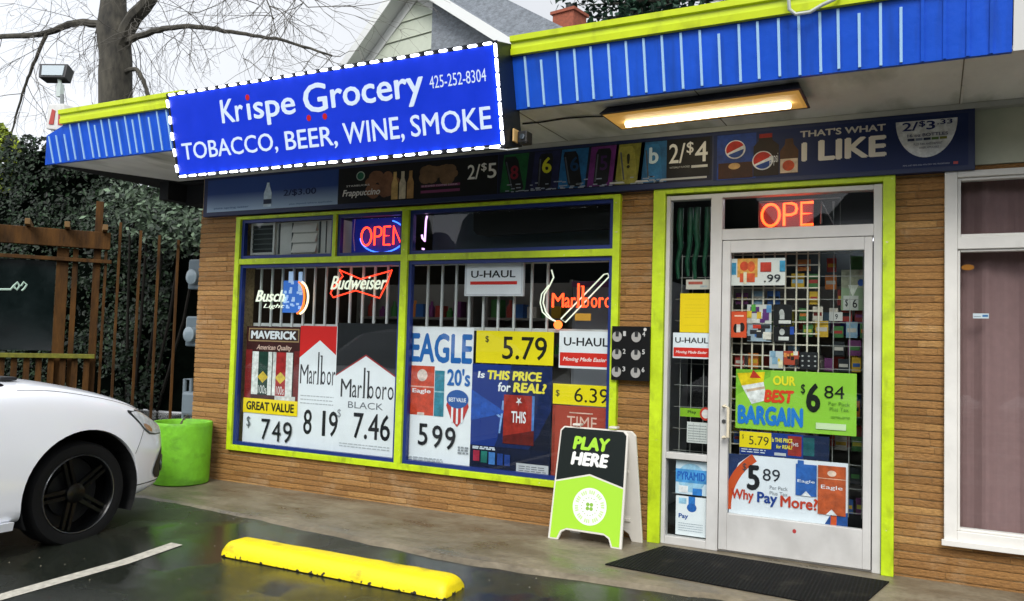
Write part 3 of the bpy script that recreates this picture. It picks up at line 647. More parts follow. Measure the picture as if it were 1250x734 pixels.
poster('window poster headed MAVERICK with GREAT VALUE bar and price 749', (-4.475, -3.808, .366, 1.465), WH, [
    ('r', 'picture', 0, 1, .30, 1, '3c1512'), ('r', 'picture', .0, .12, .3, .8, '7c1e1a'), ('r', 'picture', .9, 1, .3, .8, '6a1a18'),
    ('r', 'title_box', .04, .97, .872, .985, 'a3865e'), ('r', 'title_box', .055, .955, .882, .975, '37201a'), ('t', 'lettering', 'MAVERICK', .085, .925, .893, .964, WH, .05),
    ('t', 'lettering', 'American Quality', .2, .85, .79, .845, 'd9b9a8', .02, .3),
    ('r', 'pack_picture', .13, .50, .42, .785, 'd9dcd8'), ('r', 'pack_picture', .25, .43, .42, .785, '12382c'), ('p', 'pack_picture', [(.24, .57), (.34, .52), (.44, .57), (.34, .62)], 'cdb13a'),
    ('t', 'lettering', '100s', .26, .42, .43, .5, 'd9dcd8'),
    ('r', 'pack_picture', .52, .88, .42, .785, 'd9dcd8'), ('r', 'pack_picture', .58, .76, .42, .785, '9e2020'), ('p', 'pack_picture', [(.57, .57), (.67, .52), (.77, .57), (.67, .62)], 'cdb13a'), ('t', 'lettering', '100s', .60, .74, .43, .5, 'd9dcd8'),
    ('r', 'picture', .58, .95, .38, .42, 'cfd0cc'),
    ('r', 'value_bar', 0, 1, .262, .385, 'f0d511'), ('t', 'lettering', 'GREAT VALUE', .06, .94, .285, .36, '17180f', .04),
    ('t', 'price', '$', .08, .15, .13, .23, '5b6066'), ('t', 'price', '7', .36, .52, .045, .22, '1a1d22'), ('t', 'price', '4', .56, .72, .04, .21, '1a1d22'), ('t', 'price', '9', .76, .92, .035, .21, '1a1d22')], y=.046)
poster('narrow red and white window poster priced 8 19, half covered at its right', (-3.812, -3.30, .362, 1.48), WH, [
    ('p', 'chevron', [(0, 1), (0, .74), (.45, .885), (.82, .77), (.82, 1)], 'cf1f1c'),
    ('w', 'lettering', .03, .97, .53, .79, '24262b', .86),
    ('m', 'small_print', lines(.06, .8, (.43, .40, .37)), 'a9aeb3'),
    ('t', 'price', '8', .15, .34, .125, .325, '14171c', .01), ('t', 'price', '1', .575, .645, .125, .325, '14171c', .01), ('t', 'price', '9', .72, .92, .125, .325, '14171c', .01)], y=.044)
poster('black-topped white window poster priced 7.46', (-3.383, -2.71, .360, 1.512), 'e2e6ea', [
    ('p', 'chevron', [(0, 1), (0, .592), (.48, .752), (1, .588), (1, 1)], '9a1d20'), ('p', 'chevron', [(0, 1), (0, .602), (.48, .765), (1, .60), (1, 1)], '101317'),
    ('w', 'lettering', .09, .96, .435, .665, '1d1f24', 1),
    ('t', 'lettering', 'BLACK', .22, .78, .355, .405, '6b7076', .0, 0), ('t', 'price', '$', .05, .11, .27, .34, '8a8f94'), ('t', 'price', '7.46', .32, .9, .13, .325, '14171c', .01),
    ('m', 'small_print', lines(.1, .9, (.08, .06)), 'b4b9bd')], y=.041)
def shield(X, Z, y):
    return MB().prism([(X(.66), Z(.50)), (X(.62), Z(.43)), (X(.70), Z(.33)), (X(.79), Z(.28)), (X(.88), Z(.33)), (X(.96), Z(.43)), (X(.92), Z(.50))], y, y+.0004)
poster('white window poster headed EAGLE in blue with price 599', (-2.614, -1.986, .368, 1.492), WH, [
    ('t', 'lettering', 'EAGLE', .02, .985, .735, .955, '1b63ad', .035),
    ('r', 'pack_picture', .03, .42, .345, .71, 'c2452c'), ('r', 'pack_picture', .03, .42, .55, .56, 'd8a79a'), ('c', 'pack_picture', .23, .64, .08, .08, 'd6c4bb'), ('t', 'lettering', 'Eagle', .08, .37, .50, .54, WH, .02), ('r', 'pack_picture', .17, .28, .345, .365, 'd6c4bb'),
    ('r', 'pack_picture', .43, .58, .345, .68, '2e7d92'), ('r', 'pack_picture', .43, .58, .52, .53, '8fb9c4'),
    ('t', 'lettering', "20's", .62, .97, .575, .70, '1b63ad', .03),
    ('m', 'shield', shield, 'b8302c'), ('r', 'shield', .70, .73, .31, .43, WH), ('r', 'shield', .775, .805, .30, .43, WH), ('r', 'shield', .85, .88, .31, .43, WH), ('c', 'shield', .79, .48, .165, .12, '24559b'), ('t', 'lettering', 'BEST VALUE', .66, .92, .46, .49, WH, .02),
    ('t', 'price', '5', .20, .35, .125, .285, '14171c', .01), ('t', 'price', '9', .42, .58, .115, .28, '14171c', .01), ('t', 'price', '9', .62, .78, .11, .275, '14171c', .01), 
    ('m', 'small_print', lines(.82, .98, (.13, .11, .09), .012), '8d9298'), ('m', 'small_print', lines(.04, .6, (.03, .015)), 'b4b9bd')], y=.042)
poster('yellow price card 5.79 above the dark blue poster', (-1.958, -1.272, 1.212, 1.472), 'e9d70d', [
    ('t', 'price', '$', .12, .17, .62, .84, '2a2a18', .01), ('t', 'price', '5.79', .35, .92, .14, .84, '17180f', .01)], y=.038, cat='price card', name='price_card')
def streak(X, Z, y):
    m = MB()
    m.prism([(X(.24), Z(.58)), (X(.30), Z(.57)), (X(.40), Z(.50)), (X(.36), Z(.50))], y, y+.0004)
    m.prism([(X(.40), Z(.66)), (X(.43), Z(.66)), (X(.38), Z(.35)), (X(.36), Z(.35))], y, y+.0004)
    return m
poster('dark blue window poster asking Is THIS PRICE for REAL?', (-1.988, -1.278, .37, 1.203), '12307c', [
    ('p', 'picture', [(.5, 1), (1, 1), (1, 0), (.2, 0), (.35, .3)], '0e2150'), ('p', 'picture', [(.55, 0), (1, 0), (1, .6), (.85, .35)], '0a1126'), ('r', 'picture', 0, 1, .0, .22, '0b1530'),
    ('m', 'picture', streak, '7fa4da'), ('p', 'picture', [(.0, .75), (.45, .55), (.0, .45)], '1d4ea6'),
    ('t', 'lettering', 'Is', .075, .165, .865, .93, WH, .03, .1), ('t', 'lettering', 'THIS PRICE', .20, .88, .855, .945, 'e8dc46', .05, .1), ('t', 'lettering', 'for', .34, .50, .745, .835, WH, .03, .1), ('t', 'lettering', 'REAL?', .53, .94, .745, .84, 'e8dc46', .05, .1),
    ('r', 'pack_picture', .42, .80, .26, .72, '97291f'), ('r', 'pack_picture', .77, .80, .26, .72, '4f7dc0'), ('p', 'pack_picture', [(.42, .26), (.80, .26), (.80, .40), (.42, .33)], '5d1714'),
    ('t', 'lettering', 'THIS', .52, .70, .46, .57, WH, .02), ('p', 'pack_picture', [(.60, .62), (.615, .65), (.65, .65), (.622, .67), (.635, .70), (.61, .68), (.585, .70), (.598, .67), (.57, .65), (.605, .65)], WH),
    ('r', 'pack_picture', .05, .13, .07, .17, '9c2740'), ('r', 'pack_picture', .15, .23, .06, .17, '1f6b62'), ('r', 'pack_picture', .25, .33, .05, .165, '3f74b5'), ('r', 'pack_picture', .36, .43, .05, .16, '1b3a80'), ('r', 'pack_picture', .45, .52, .05, .155, '1b3a80'),
    ('m', 'small_print', lines(.04, .33, (.20, .185), .012), 'c9d2df'), ('r', 'notice_box', .60, .99, .0, .09, 'b9bcc0'), ('m', 'small_print', lines(.63, .96, (.06, .04, .02)), '6b6e72')], y=.040)
poster('white truck-hire sign with rounded edge hung high in the window', (-2.098, -1.56, 1.752, 2.033), 'dcdee2', [
    ('r', 'border', .015, .985, .03, .97, 'cfd1d8'), ('r', 'panel', .035, .965, .06, .94, 'eceef2'),
    ('t', 'lettering', 'U-HAUL', .11, .87, .53, .74, '1d1d20', .02), ('r', 'red_bar', .10, .90, .33, .425, 'd6281f')], y=.060, th=.03, name='hire_sign', cat='sign')
poster('white truck-hire sign with red band beside the yellow 6.39 card', (-1.226, -.80, 1.20, 1.483), WH, [
    ('t', 'lettering', 'U-HAUL', .09, .94, .60, .83, '1d1d20', .02), ('r', 'red_band', .02, .98, .06, .42, 'd32a1e'), ('t', 'lettering', 'Moving Made Easier', .08, .92, .16, .30, 'f2dcd8', .03, .3)], y=.040, name='hire_sign', cat='sign')
poster('yellow price card 6.39 above the rust red poster', (-1.267, -.80, .923, 1.078), 'e9d70d', [
    ('t', 'price', '$', .05, .12, .35, .7, '2a2a18', .01), ('t', 'price', '6.39', .38, .97, .15, .86, '17180f', .0)], y=.038, name='price_card', cat='price card')
poster('rust red window poster headed TIME behind the sandwich board', (-1.268, -.795, .36, .915), 'a24232', [
    ('t', 'lettering', 'TIME', .26, .77, .70, .86, 'd9b6a6', .0), ('r', 'picture', .0, .05, 0, 1, '8a382b'), ('r', 'picture', .3, .7, .90, .915, 'd9b6a6'), ('r', 'pack_picture', .2, .8, .08, .6, '7c2a22')], y=.041)
# posters in the door
def hat(X, Z, y): return MB().prism([(X(.01), Z(.93)), (X(.25), Z(.97)), (X(.24), Z(.80)), (X(.05), Z(.72))], y, y+.0004)
poster('lime green door poster OUR BEST BARGAIN priced 6 84', (.124, .893, .842, 1.245), '8dc63a', [
    ('p', 'picture', [(.0, 1), (0, .55), (.30, .9), (.30, 1)], '79b52f'), ('m', 'pack_picture', hat, 'e8c512'), ('p', 'pack_picture', [(.12, .86), (.15, 1.0), (.22, .86)], 'c0351f'), ('p', 'pack_picture', [(.05, .72), (.24, .80), (.27, .50), (.14, .42)], 'e2e2dc'), ('p', 'pack_picture', [(.09, .66), (.25, .73), (.255, .69), (.10, .62)], 'c2a78c'),
    ('t', 'lettering', 'OUR', .32, .51, .755, .915, 'e9dd2a', .04), ('t', 'lettering', 'BEST', .245, .50, .46, .68, 'd8401d', .06, .15), ('t', 'lettering', 'BARGAIN', .02, .575, .075, .40, '1f78c8', .06),
    ('t', 'price', '$', .555, .59, .62, .80, '17241a', .01), ('t', 'price', '6', .598, .715, .34, .82, '10160f', .04), ('t', 'price', '84', .745, .905, .585, .79, '10160f', .0),
    ('t', 'small_print', 'Per Pack', .78, .95, .47, .53, '5b8a2c', .0), ('t', 'small_print', 'Plus Tax', .79, .94, .385, .445, '5b8a2c', .0), ('r', 'notice_box', .68, .92, .08, .18, 'c8dcae'), ('m', 'small_print', lines(.8, .95, (.27, .29)), '5b8a2c')], y=.012)
poster('small yellow card 5.79 taped below the lime green door poster', (.154, .364, .715, .823), 'e6d012', [('t', 'price', '$', .08, .14, .5, .8, '3a3a20'), ('t', 'price', '5.79', .3, .92, .2, .75, '3a3a20', .0)], y=.011, name='price_card', cat='price card')
poster('narrow dark blue strip poster beside the small yellow door card', (.155, .73, .668, .826), '14357f', [
    ('r', 'picture', .72, 1, 0, 1, '10203f'), ('r', 'pack_picture', .55, .70, .1, .92, '8f2a22'), ('r', 'pack_picture', .72, .84, .15, .9, '17555a'), ('t', 'lettering', 'Is THIS PRICE', .37, .60, .62, .80, 'e8dc46', .03), ('t', 'lettering', 'for REAL?', .42, .60, .36, .52, 'e8dc46', .03), ('r', 'notice_box', .40, .53, .06, .18, 'b9bcc0'), ('t', 'lettering', 'THIS', .585, .665, .5, .65, WH), ('m', 'small_print', lines(.02, .3, (.1, .2), .04), 'c9d2df')], y=.014)
def arc(cx, cz, r0, r1, a0, a1, sx=1):
    def f(X, Z, y):
        m = MB(); n = 20
        for i in range(n):
            A = R(a0+(a1-a0)*i/n); B = R(a0+(a1-a0)*(i+1)/n)
            m.prism([(X(cx+r0*math.cos(A)*sx), Z(cz+r0*math.sin(A))), (X(cx+r1*math.cos(A)*sx), Z(cz+r1*math.sin(A))), (X(cx+r1*math.cos(B)*sx), Z(cz+r1*math.sin(B))), (X(cx+r0*math.cos(B)*sx), Z(cz+r0*math.sin(B)))], y, y+.0004)
        return m
    return f
poster('white door poster asking Why Pay More? priced 5 89', (.072, .845, .26, .664), 'dfe4ea', [
    ('p', 'picture', [(0, 1), (0, 0), (.02, 0), (.03, .5), (.10, .85), (.2, 1)], '20345f'), ('m', 'swoosh', arc(.55, .1, .98, 1.12, 125, 182, .52), 'c64f22'), ('p', 'picture', [(.82, 0), (1, 0), (1, .22), (.86, .14)], '1d4a8c'), ('m', 'swoosh', arc(.3, .1, .98, 1.06, -20, 12, .58), 'c64f22'),
    ('t', 'price', '$', .135, .17, .72, .86, '39414a', .0), ('t', 'price', '5', .175, .285, .42, .84, '14171c', .04), ('t', 'price', '89', .31, .455, .60, .80, '2a2f38', .0), ('t', 'small_print', 'Per Pack', .37, .52, .47, .53, '8d9298'), ('t', 'small_print', 'Plus Tax', .37, .52, .38, .44, '8d9298'),
    ('t', 'lettering', 'Why', .04, .235, .20, .42, 'bf3c22', .03), ('t', 'lettering', 'Pay', .265, .435, .18, .41, '1d3f8c', .03), ('t', 'lettering', 'More?', .46, .765, .20, .39, 'bf3c22', .03),
    ('r', 'pack_picture', .585, .755, .42, .93, '2a5ea8'), ('r', 'pack_picture', .60, .65, .93, .99, '2a5ea8'), ('t', 'lettering', 'Eagle', .60, .74, .62, .68, WH), ('p', 'pack_picture', [(.63, .42), (.67, .5), (.71, .42)], WH),
    ('r', 'pack_picture', .765, .985, .16, .94, 'b5532a'), ('r', 'pack_picture', .765, .985, .73, .74, 'e1b79c'), ('t', 'lettering', 'Eagle', .79, .96, .55, .63, WH), ('c', 'pack_picture', .875, .82, .035, .025, 'e1c3b0'), ('p', 'pack_picture', [(.83, .16), (.875, .25), (.92, .16)], WH)], y=.012)
poster('orange and white product card at the top left of the door glass', (.078, .441, 1.822, 2.008), 'd9dad4', [
    ('r', 'picture', 0, .10, .4, .85, '3f8fb4'), ('r', 'picture', .12, .5, .3, 1, 'e0a04a'), ('c', 'picture', .25, .72, .08, .09, 'cf4a28'), ('c', 'picture', .38, .70, .07, .10, 'd85f30'), ('r', 'picture', .17, .45, .12, .45, 'd1552f'), ('r', 'picture', .24, .30, .05, .5, 'ecd7b8'), ('r', 'picture', .55, .75, .5, .85, 'bb3a2a'), ('r', 'picture', .90, 1, .5, .9, '3f8fb4'), ('t', 'price', '.99', .62, .92, .12, .40, '2a2d33', .01)], y=.012, name='product_card', cat='card')
poster('orange card with black figures low at the door hinge side', (.086, .19, 1.462, 1.642), 'd4502a', [
    ('r', 'lettering', .2, .8, .80, .86, 'f0c3a8'), ('c', 'picture', .3, .35, .16, .3, '1d1512'), ('c', 'picture', .7, .4, .18, .3, '241814'), ('r', 'picture', .35, .6, .2, .5, 'd8d0c6')], y=.012, name='product_card', cat='card')
poster('blank bright yellow notice on the sidelight glass', (-.279, -.068, 1.490, 1.768), 'f0cf10', [('m', 'small_print', lines(.15, .85, (.85, .70, .62, .54, .46, .38, .18), .01), 'cfae10')], y=.018, name='notice', cat='notice')
poster('small truck-hire sticker with red band under the yellow notice', (-.327, -.066, 1.306, 1.487), WH, [
    ('t', 'lettering', 'U-HAUL', .06, .97, .60, .82, '1d1d20', .02), ('r', 'red_band', .02, .99, .06, .42, 'd32a1e'), ('t', 'lettering', 'Moving Made Easier', .08, .95, .16, .30, 'f2dcd8', .03, .3)], y=.020, name='hire_sign', cat='sign')
poster('lime green sticker with slanted end on the sidelight glass', (-.265, -.11, .895, .955), '7fae1e', [('t', 'lettering', 'Play', .35, .75, .3, .75, '1d3a10', .02)], y=.018, name='sticker', cat='sticker')
tag(obj('sticker', MB().disc(-.083, .922, .042, .046, .0172, .0178), ink('c23a28')), 'round red ringed sticker on the sidelight glass', 'sticker')
obj('ring_centre', MB().disc(-.083, .922, .028, .031, .0165, .0171).box(-.106, -.06, .0158, .0164, .914, .93), ink('d9d4d0'), bpy.data.objects['sticker.001'])
poster('white table of opening hours on the sidelight glass', (-.214, -.066, .715, .86), 'c9cbc7', [('m', 'small_print', lines(.06, .94, (.06, .18, .30, .42, .54, .66, .80), .05), '8f9290'), ('r', 'divider', .30, .315, .05, .95, '8f9290'), ('r', 'divider', .62, .635, .05, .95, '8f9290')], y=.018, name='hours_notice', cat='notice')
poster('blue and white poster low in the sidelight, upper of two', (-.288, -.066, .352, .585), 'cfe0ec', [('c', 'picture', .5, .5, .45, .45, '9cc7e6'), ('r', 'picture', .0, 1, .35, .75, '4f9bd6'), ('t', 'lettering', 'PYRAMID', .05, .95, .43, .68, '1a5fb4', .04), ('r', 'picture', .1, .4, .05, .25, 'eef2f4'), ('r', 'picture', .55, .85, .0, .2, '2f78c2')], y=.018)
poster('white poster with blue emblem low in the sidelight, lower of two', (-.284, -.07, .066, .338), 'e9edf0', [('r', 'picture', .42, .64, .70, 1, '2f78c2'), ('c', 'picture', .53, .72, .16, .14, '2361ae'), ('r', 'picture', .1, .35, .8, .95, '9cc7e6'), ('t', 'lettering', 'Pay', .1, .42, .40, .55, '1a4f9c', .03), ('m', 'small_print', lines(.1, .9, (.30, .24, .18, .12), .012), '93a3b1')], y=.0185)
poster('tiny white sticker with blue end on the right-hand window', (1.548, 1.632, 1.612, 1.642), 'd5dce2', [('r', 'picture', .6, .95, .3, .75, '4d7fb4'), ('r', 'picture', .05, .5, .3, .45, '9aa4ad')], y=.009, name='sticker', cat='sticker')
tag(obj('sticker', MB().disc(1.52, 1.925, .035, .018, .0075, .0085), ink('a8691a')), 'small amber oval painted as a reflection on the right-hand window', 'sticker')  # amber disc paints an orange reflection on the glass
tag(obj('sticker', MB().disc(.525, .20, .012, .014, -.0352, -.0344), ink('a83a3a')), 'tiny red dot sticker on the grey door kick panel', 'sticker')
# plaque of round chrome bells on the brick pier
pl = tag(obj('plaque', MB().box(-.757, -.468, -.074, -.056, 1.133, 1.524), mat('plaque_black', '#08090a', .55, spec=.2), bevel=.002), 'black plaque with six numbered silver discs on the brick pier', 'plaque')
for i in range(3):
    for j in range(2):
        cx, cz = -.715+j*.145, 1.448-i*.128
        dm = obj('silver_disc', MB().disc(cx, cz, .036, .038, -.079, -.0745, 24), mat('brushed_steel', '#c9c7c2', .35, .6), pl)
        obj('dark_centre', MB().prism([(cx-.01, cz), (cx+.012, cz), (cx+.016, cz+.04), (cx-.012, cz+.04)], -.081, -.0792), ink('2a2c2e'), dm)
        txt('%d' % (1+j*3+i), cx+.045, cx+.066, cz+.005, cz+.04, -.0745, ink('b9bab8'), pl, bold=.02)
obj('screw', MB().disc(-.505, 1.503, .012, .012, -.077, -.0745, 12), ink('c6c6c2'), pl)

# ------------------------------------------------------------------ neon
def neon(name, label, strokes, y, r=.006, cat='neon sign', rects=(0, 1, 0, 1)):
    x0, x1, z0, z1 = rects
    root = None
    for (part, pts, m, closed, rad) in strokes:
        mb = MB()
        for st_ in pts: mb.tube([(x0+a*(x1-x0), y, z0+b*(z1-z0)) for a, b in st_], rad or r, 6, closed=closed)
        if root is None:
            root = tag(obj(name, mb, m, smooth=True), label, cat)
        else: obj(part, mb, m, root, smooth=True)
    return root
def ell(cx, cz, rx, rz, a0=0, a1=360, n=24): return [(cx+rx*math.cos(R(a0+(a1-a0)*i/n)), cz+rz*math.sin(R(a0+(a1-a0)*i/n))) for i in range(n+(abs(a1-a0) < 359.9))]
def letO(x, w_): return ell(x+w_/2, .5, w_/2, .5)
def letP(x, w_): return [(x, 0), (x, 1), (x+w_*.6, 1), (x+w_*.92, .92), (x+w_, .75), (x+w_*.92, .56), (x+w_*.6, .48), (x, .48)]
def letE(x, w_): return [(x+w_, 0), (x, 0), (x, .5), (x+w_*.8, .5), (x, .5), (x, 1), (x+w_, 1)]
def letN(x, w_): return [(x, 0), (x, 1), (x+w_, 0), (x+w_, 1)]
REDN = glow('#ff3418', 3.2); ORN = glow('#ff4a1c', 3.2); BLN = glow('#2f6cff', 2.2); WHN = glow('#e2e8d2', .5)
root = neon('open_sign', 'lit red neon OPEN sign ringed in blue in the left window transom', [
    ('letters', [letO(0, .25)], REDN, True, None), ('letters', [letP(.33, .17), letE(.56, .15), letN(.79, .19)], REDN, False, None)], .10, .0085, rects=(-3.205, -2.765, 2.205, 2.365))
obj('ring', MB().tube([(x, .115, z) for x, z in ell(-2.985, 2.285, .245, .145, 65, -175, 30)], .006, 6), BLN, root, smooth=True)
obj('backboard', MB().box(-3.34, -2.70, .135, .15, 2.14, 2.45), mat('blue_neon_board', '#10236a', .5, emit='#0c2fd0', es=.10), root)
obj('cord', MB().tube([(-3.30, .12, 2.45), (-3.31, .12, 2.30), (-3.29, .12, 2.16)], .004, 5), BARM, root)
root = neon('open_sign', 'orange neon OPEN sign with unlit last letter above the door', [
    ('letters', [letO(0, .23)], ORN, True, None), ('letters', [letP(.29, .16), letE(.51, .15)], ORN, False, None), ('unlit_letter', [letN(.76, .15)], mat('unlit_tube', '#6d7073', .3), False, None)], .055, .0095, rects=(.275, .785, 2.235, 2.385))
obj('frame', MB().tube([(x, .065, z) for x, z in ((.252, 2.222), (.78, 2.222), (.78, 2.408), (.252, 2.408))], .004, 6, closed=True), mat('acrylic', '#8c8f90', .3), root)
obj('backboard', MB().box(.255, .61, .075, .08, 2.228, 2.40), mat('red_backboard', '#5a1712', .4, emit='#d02010', es=.12), root)
# bow-tie beer neon
root = neon('neon_sign', 'red bow-tie neon with white script in the left window', [
    ('bow_tie', [[(0, .16), (.05, .0), (.42, .25), (.82, -.02), (.85, .14), (.93, .5), (1.0, .98), (.95, .92), (.50, .66), (.14, 1.0), (.20, .78), (.03, .3)]], glow('#ff3a20', 1.6), True, .0065)], .10, rects=(-3.53, -2.86, 1.742, 1.99))
txt('Budweiser', -3.52, -2.90, 1.812, 1.935, .092, WHN, root, bold=.005, shear=.35, th=.006)
# second beer neon: white script beside a blue panel with an orange arc
root = tag(obj('neon_sign', MB().box(-4.10, -3.86, .105, .115, 1.60, 1.90), mat('blue_panel', '#2f63b4', .4, emit='#3a7be0', es=.25)), 'white script neon with blue panel and orange arc at far left', 'neon sign')
txt('Busch', -4.42, -4.06, 1.70, 1.81, .09, WHN, root, bold=.01, shear=.3, th=.006); txt('Light', -4.32, -4.06, 1.63, 1.68, .09, WHN, root, bold=.0, shear=.3, th=.006)
mb = MB(); rr = random.Random(4)
for i in range(22):
    x = -4.09+rr.random()*.21; z = 1.61+rr.random()*.27; mb.box(x, x+.02+.02*rr.random(), .100, .1045, z, z+.015+.02*rr.random())
obj('picture', mb, mat('pale_panel', '#a9c4e6', .4, emit='#a9c4e6', es=.3), root)
obj('arc', MB().tube([(x, .10, z) for x, z in ell(-3.93, 1.74, .095, .15, 78, -80, 16)], .010, 6), glow('#e0661e', 1.5), root, smooth=True)
obj('arc', MB().tube([(x, .10, z) for x, z in ell(-3.91, 1.74, .12, .155, 70, -75, 16)], .010, 6), glow('#f0d9b0', 1.3), root, smooth=True)
obj('neck', MB().box(-4.03, -3.98, .095, .1045, 1.88, 1.985).box(-3.91, -3.87, .095, .1045, 1.80, 1.98), mat('pale_panel', '#a9c4e6'), root)
# script neon with lasso and cigarette
root = tag(obj('neon_sign', MB().tube([(x, .09, z) for x, z in ((-1.33, 1.96), (-1.31, 1.90), (-1.345, 1.83), (-1.385, 1.77), (-1.395, 1.70), (-1.37, 1.63), (-1.32, 1.575), (-1.28, 1.555))], .006, 6), WHN, smooth=True), 'orange lettered neon with white smoke curl at the right of the window', 'neon sign')
obj('smoke_curl', MB().tube([(x, .09, z) for x, z in ((-1.35, 1.84), (-1.41, 1.77), (-1.42, 1.70), (-1.40, 1.63), (-1.35, 1.585), (-1.30, 1.56))], .005, 6), WHN, root, smooth=True)
obj('cigarette', MB().tube([(x, .10, z) for x, z in ((-1.245, 1.575), (-1.205, 1.55), (-.855, 1.90), (-.865, 1.925), (-.895, 1.92))], .0055, 6, closed=True), WHN, root, smooth=True)
obj('ember', MB().disc(-1.262, 1.53, .035, .034, .085, .095), glow('#ff6a2a', 1.6), root)
tall_word(-1.315, -.808, 1.665, 1.85, .085, glow('#ff4a20', 1.7), root, th=.008)
obj('label', MB().box(-1.12, -.99, .085, .095, 1.565, 1.62), mat('amber_label', '#c9922a', .5), root)
tag(obj('neon_tube', MB().tube([(x, .10, z) for x, z in ((-2.515, 2.44), (-2.525, 2.40), (-2.53, 2.22), (-2.555, 2.25), (-2.562, 2.28))], .008, 6).tube([(-2.545, .10, 2.15), (-2.542, .10, 2.165)], .012, 6), glow('#d9a6ea', 1.6), smooth=True), 'thin pink neon stroke with dot in the upper window', 'neon sign')

# ------------------------------------------------------------------ things behind the glass
ac = empty('air_conditioner', (-3.97, .1, 2.13), 'white window air conditioner with louvres filling the top left pane', 'air conditioner')
ACW = mat('ac_white', '#c9cac4', .5, var=.06)
obj('casing', MB().box(-4.50, -3.43, .09, .45, 2.135, 2.45), ACW, ac, bevel=.005)
obj('intake_grille', MB().box(-4.475, -4.215, .072, .089, 2.16, 2.44), ink('17201f'), ac)
mb = MB(); mb.frame(-4.495, -4.195, 2.145, 2.448, .022, .062, .089)
for i in range(5): mb.box(-4.473, -4.217, .064, .071, 2.195+i*.048, 2.205+i*.048, 1)
obj('grille_frame', mb, [ACW, ink('4b5452')], ac)
mb = MB()
for i in range(3): mb.hexa([(-3.985, .060, 2.155+i*.095), (-3.70, .060, 2.155+i*.095), (-3.70, .089, 2.165+i*.095), (-3.985, .089, 2.165+i*.095), (-3.985, .085, 2.238+i*.095), (-3.70, .085, 2.238+i*.095), (-3.70, .089, 2.242+i*.095), (-3.985, .089, 2.242+i*.095)])
obj('louvre', mb, mat('ac_louvre', '#dcdad2', .5), ac)
obj('vent_gap', MB().box(-4.005, -3.99, .085, .0895, 2.15, 2.44).box(-4.17, -4.15, .085, .0895, 2.15, 2.44).box(-3.68, -3.66, .085, .0895, 2.15, 2.44).box(-3.60, -3.59, .085, .0895, 2.15, 2.44), ink('3c4242'), ac)
tag(obj('board', MB().prism([(-2.07, 2.475), (-2.065, 2.30), (-2.03, 2.265), (-1.95, 2.252), (-.80, 2.27), (-.80, 2.475)], .12, .16), ink('08090a')), 'big black board filling the upper right of the window', 'board')
tag(obj('interior_panel', MB().box(-2.58, -.79, .30, .34, 2.07, 2.70), mat('slate_panel', '#30454c', .5, var=.15)), 'slate grey hanging panel behind the upper window pane', 'panel')
obj('panel_hanger', MB().box(-2.4, -2.38, .31, .33, 2.70, 2.78).box(-1.0, -.98, .31, .33, 2.70, 2.78), BARM, bpy.data.objects['interior_panel'])
cool = empty('stand_in_cooler', (-1.15, 1.4, 0), 'made-up pale cooler standing in for the bright interior wall behind the orange neon', 'cooler')  # made-up cooler in place of a bright interior wall
obj('body', MB().box(-1.62, -.72, 1.2, 1.9, 0, 1.96), mat('cooler_body', '#9aa0a4', .5, var=.1), cool, bevel=.01)
obj('door_panel', MB().box(-1.58, -1.19, 1.18, 1.198, .1, 1.9).box(-1.16, -.76, 1.18, 1.198, .1, 1.9), mat('cooler_door', '#aab2ba', .3), cool)
obj('handle', MB().box(-1.22, -1.20, 1.15, 1.179, .8, 1.4), BLACK, cool)
obj('header', MB().box(-1.62, -.72, 1.178, 1.198, 1.905, 1.955), mat('cooler_header', '#8a5a86', .4), cool)
def shelf(x0, x1, y0, y1, levels, label, h=2.0):
    s_ = empty('store_shelf', ((x0+x1)/2, (y0+y1)/2, 0), label, 'shelf')
    SH = mat('shelf_metal', '#77756c', .5)
    obj('back_panel', MB().box(x0, x1, y1-.02, y1, 0, h), SH, s_)
    obj('upright', MB().box(x0, x0+.03, y0, y1-.021, 0, h), SH, s_); obj('upright', MB().box(x1-.03, x1, y0, y1-.021, 0, h), SH, s_)
    for z in levels: obj('shelf', MB().box(x0+.031, x1-.031, y0, y1-.021, z, z+.025), SH, s_)
    return s_
PC = ['a33a2c', '2f5f9c', 'c9a227', '3f7a3c', 'c7c2b4', '6b2f63', 'd07a2a', '22282c', '8fb3c9', 'b7b13a']
prodbox = []
def products(x0, x1, y, zs, seed, step=.13):
    rr = random.Random(seed)
    for z in zs:
        x = x0
        while x < x1-.06:
            wv = rr.uniform(.07, step); hv = rr.uniform(.10, .2); c = rr.choice(PC)
            kind = rr.random()
            if kind < .55:
                o = obj('product_box', MB().box(x, x+wv, y, y+.12, z, z+hv), ink(c)); lb = 'cardboard product box standing on a shelf inside the shop'; g = 'product boxes on the shop shelves'; ct = 'box'
            else:
                r_ = min(wv/2, .04); o = obj('bottle', MB().lathe([(r_, z), (r_, z+hv*.6), (r_*.4, z+hv*.8), (r_*.4, z+hv)], (x+wv/2, y+.06, 0), 10), ink(c), smooth=True); lb = 'bottle standing on a shelf inside the shop'; g = 'bottles on the shop shelves'; ct = 'bottle'
            tag(o, lb, ct, g); x += wv+rr.uniform(.01, .05)
shelf(-4.4, -2.9, 1.6, 2.0, (.3, .8, 1.2, 1.6), 'grey store shelf behind the left-hand window bars')
products(-4.33, -2.95, 1.65, (1.225, 1.625), 3)
shelf(-2.7, -1.75, 1.5, 1.9, (.3, .8, 1.25, 1.6), 'grey store shelf beside the made-up pale cooler')
products(-2.65, -1.8, 1.53, (1.275, 1.625), 6)
shelf(-.55, 1.1, 2.2, 2.6, (.15, .5, .85, 1.2, 1.55), 'grey store shelf facing the door')
products(-.5, 1.05, 2.25, (.525, .875, 1.225, 1.575), 9)
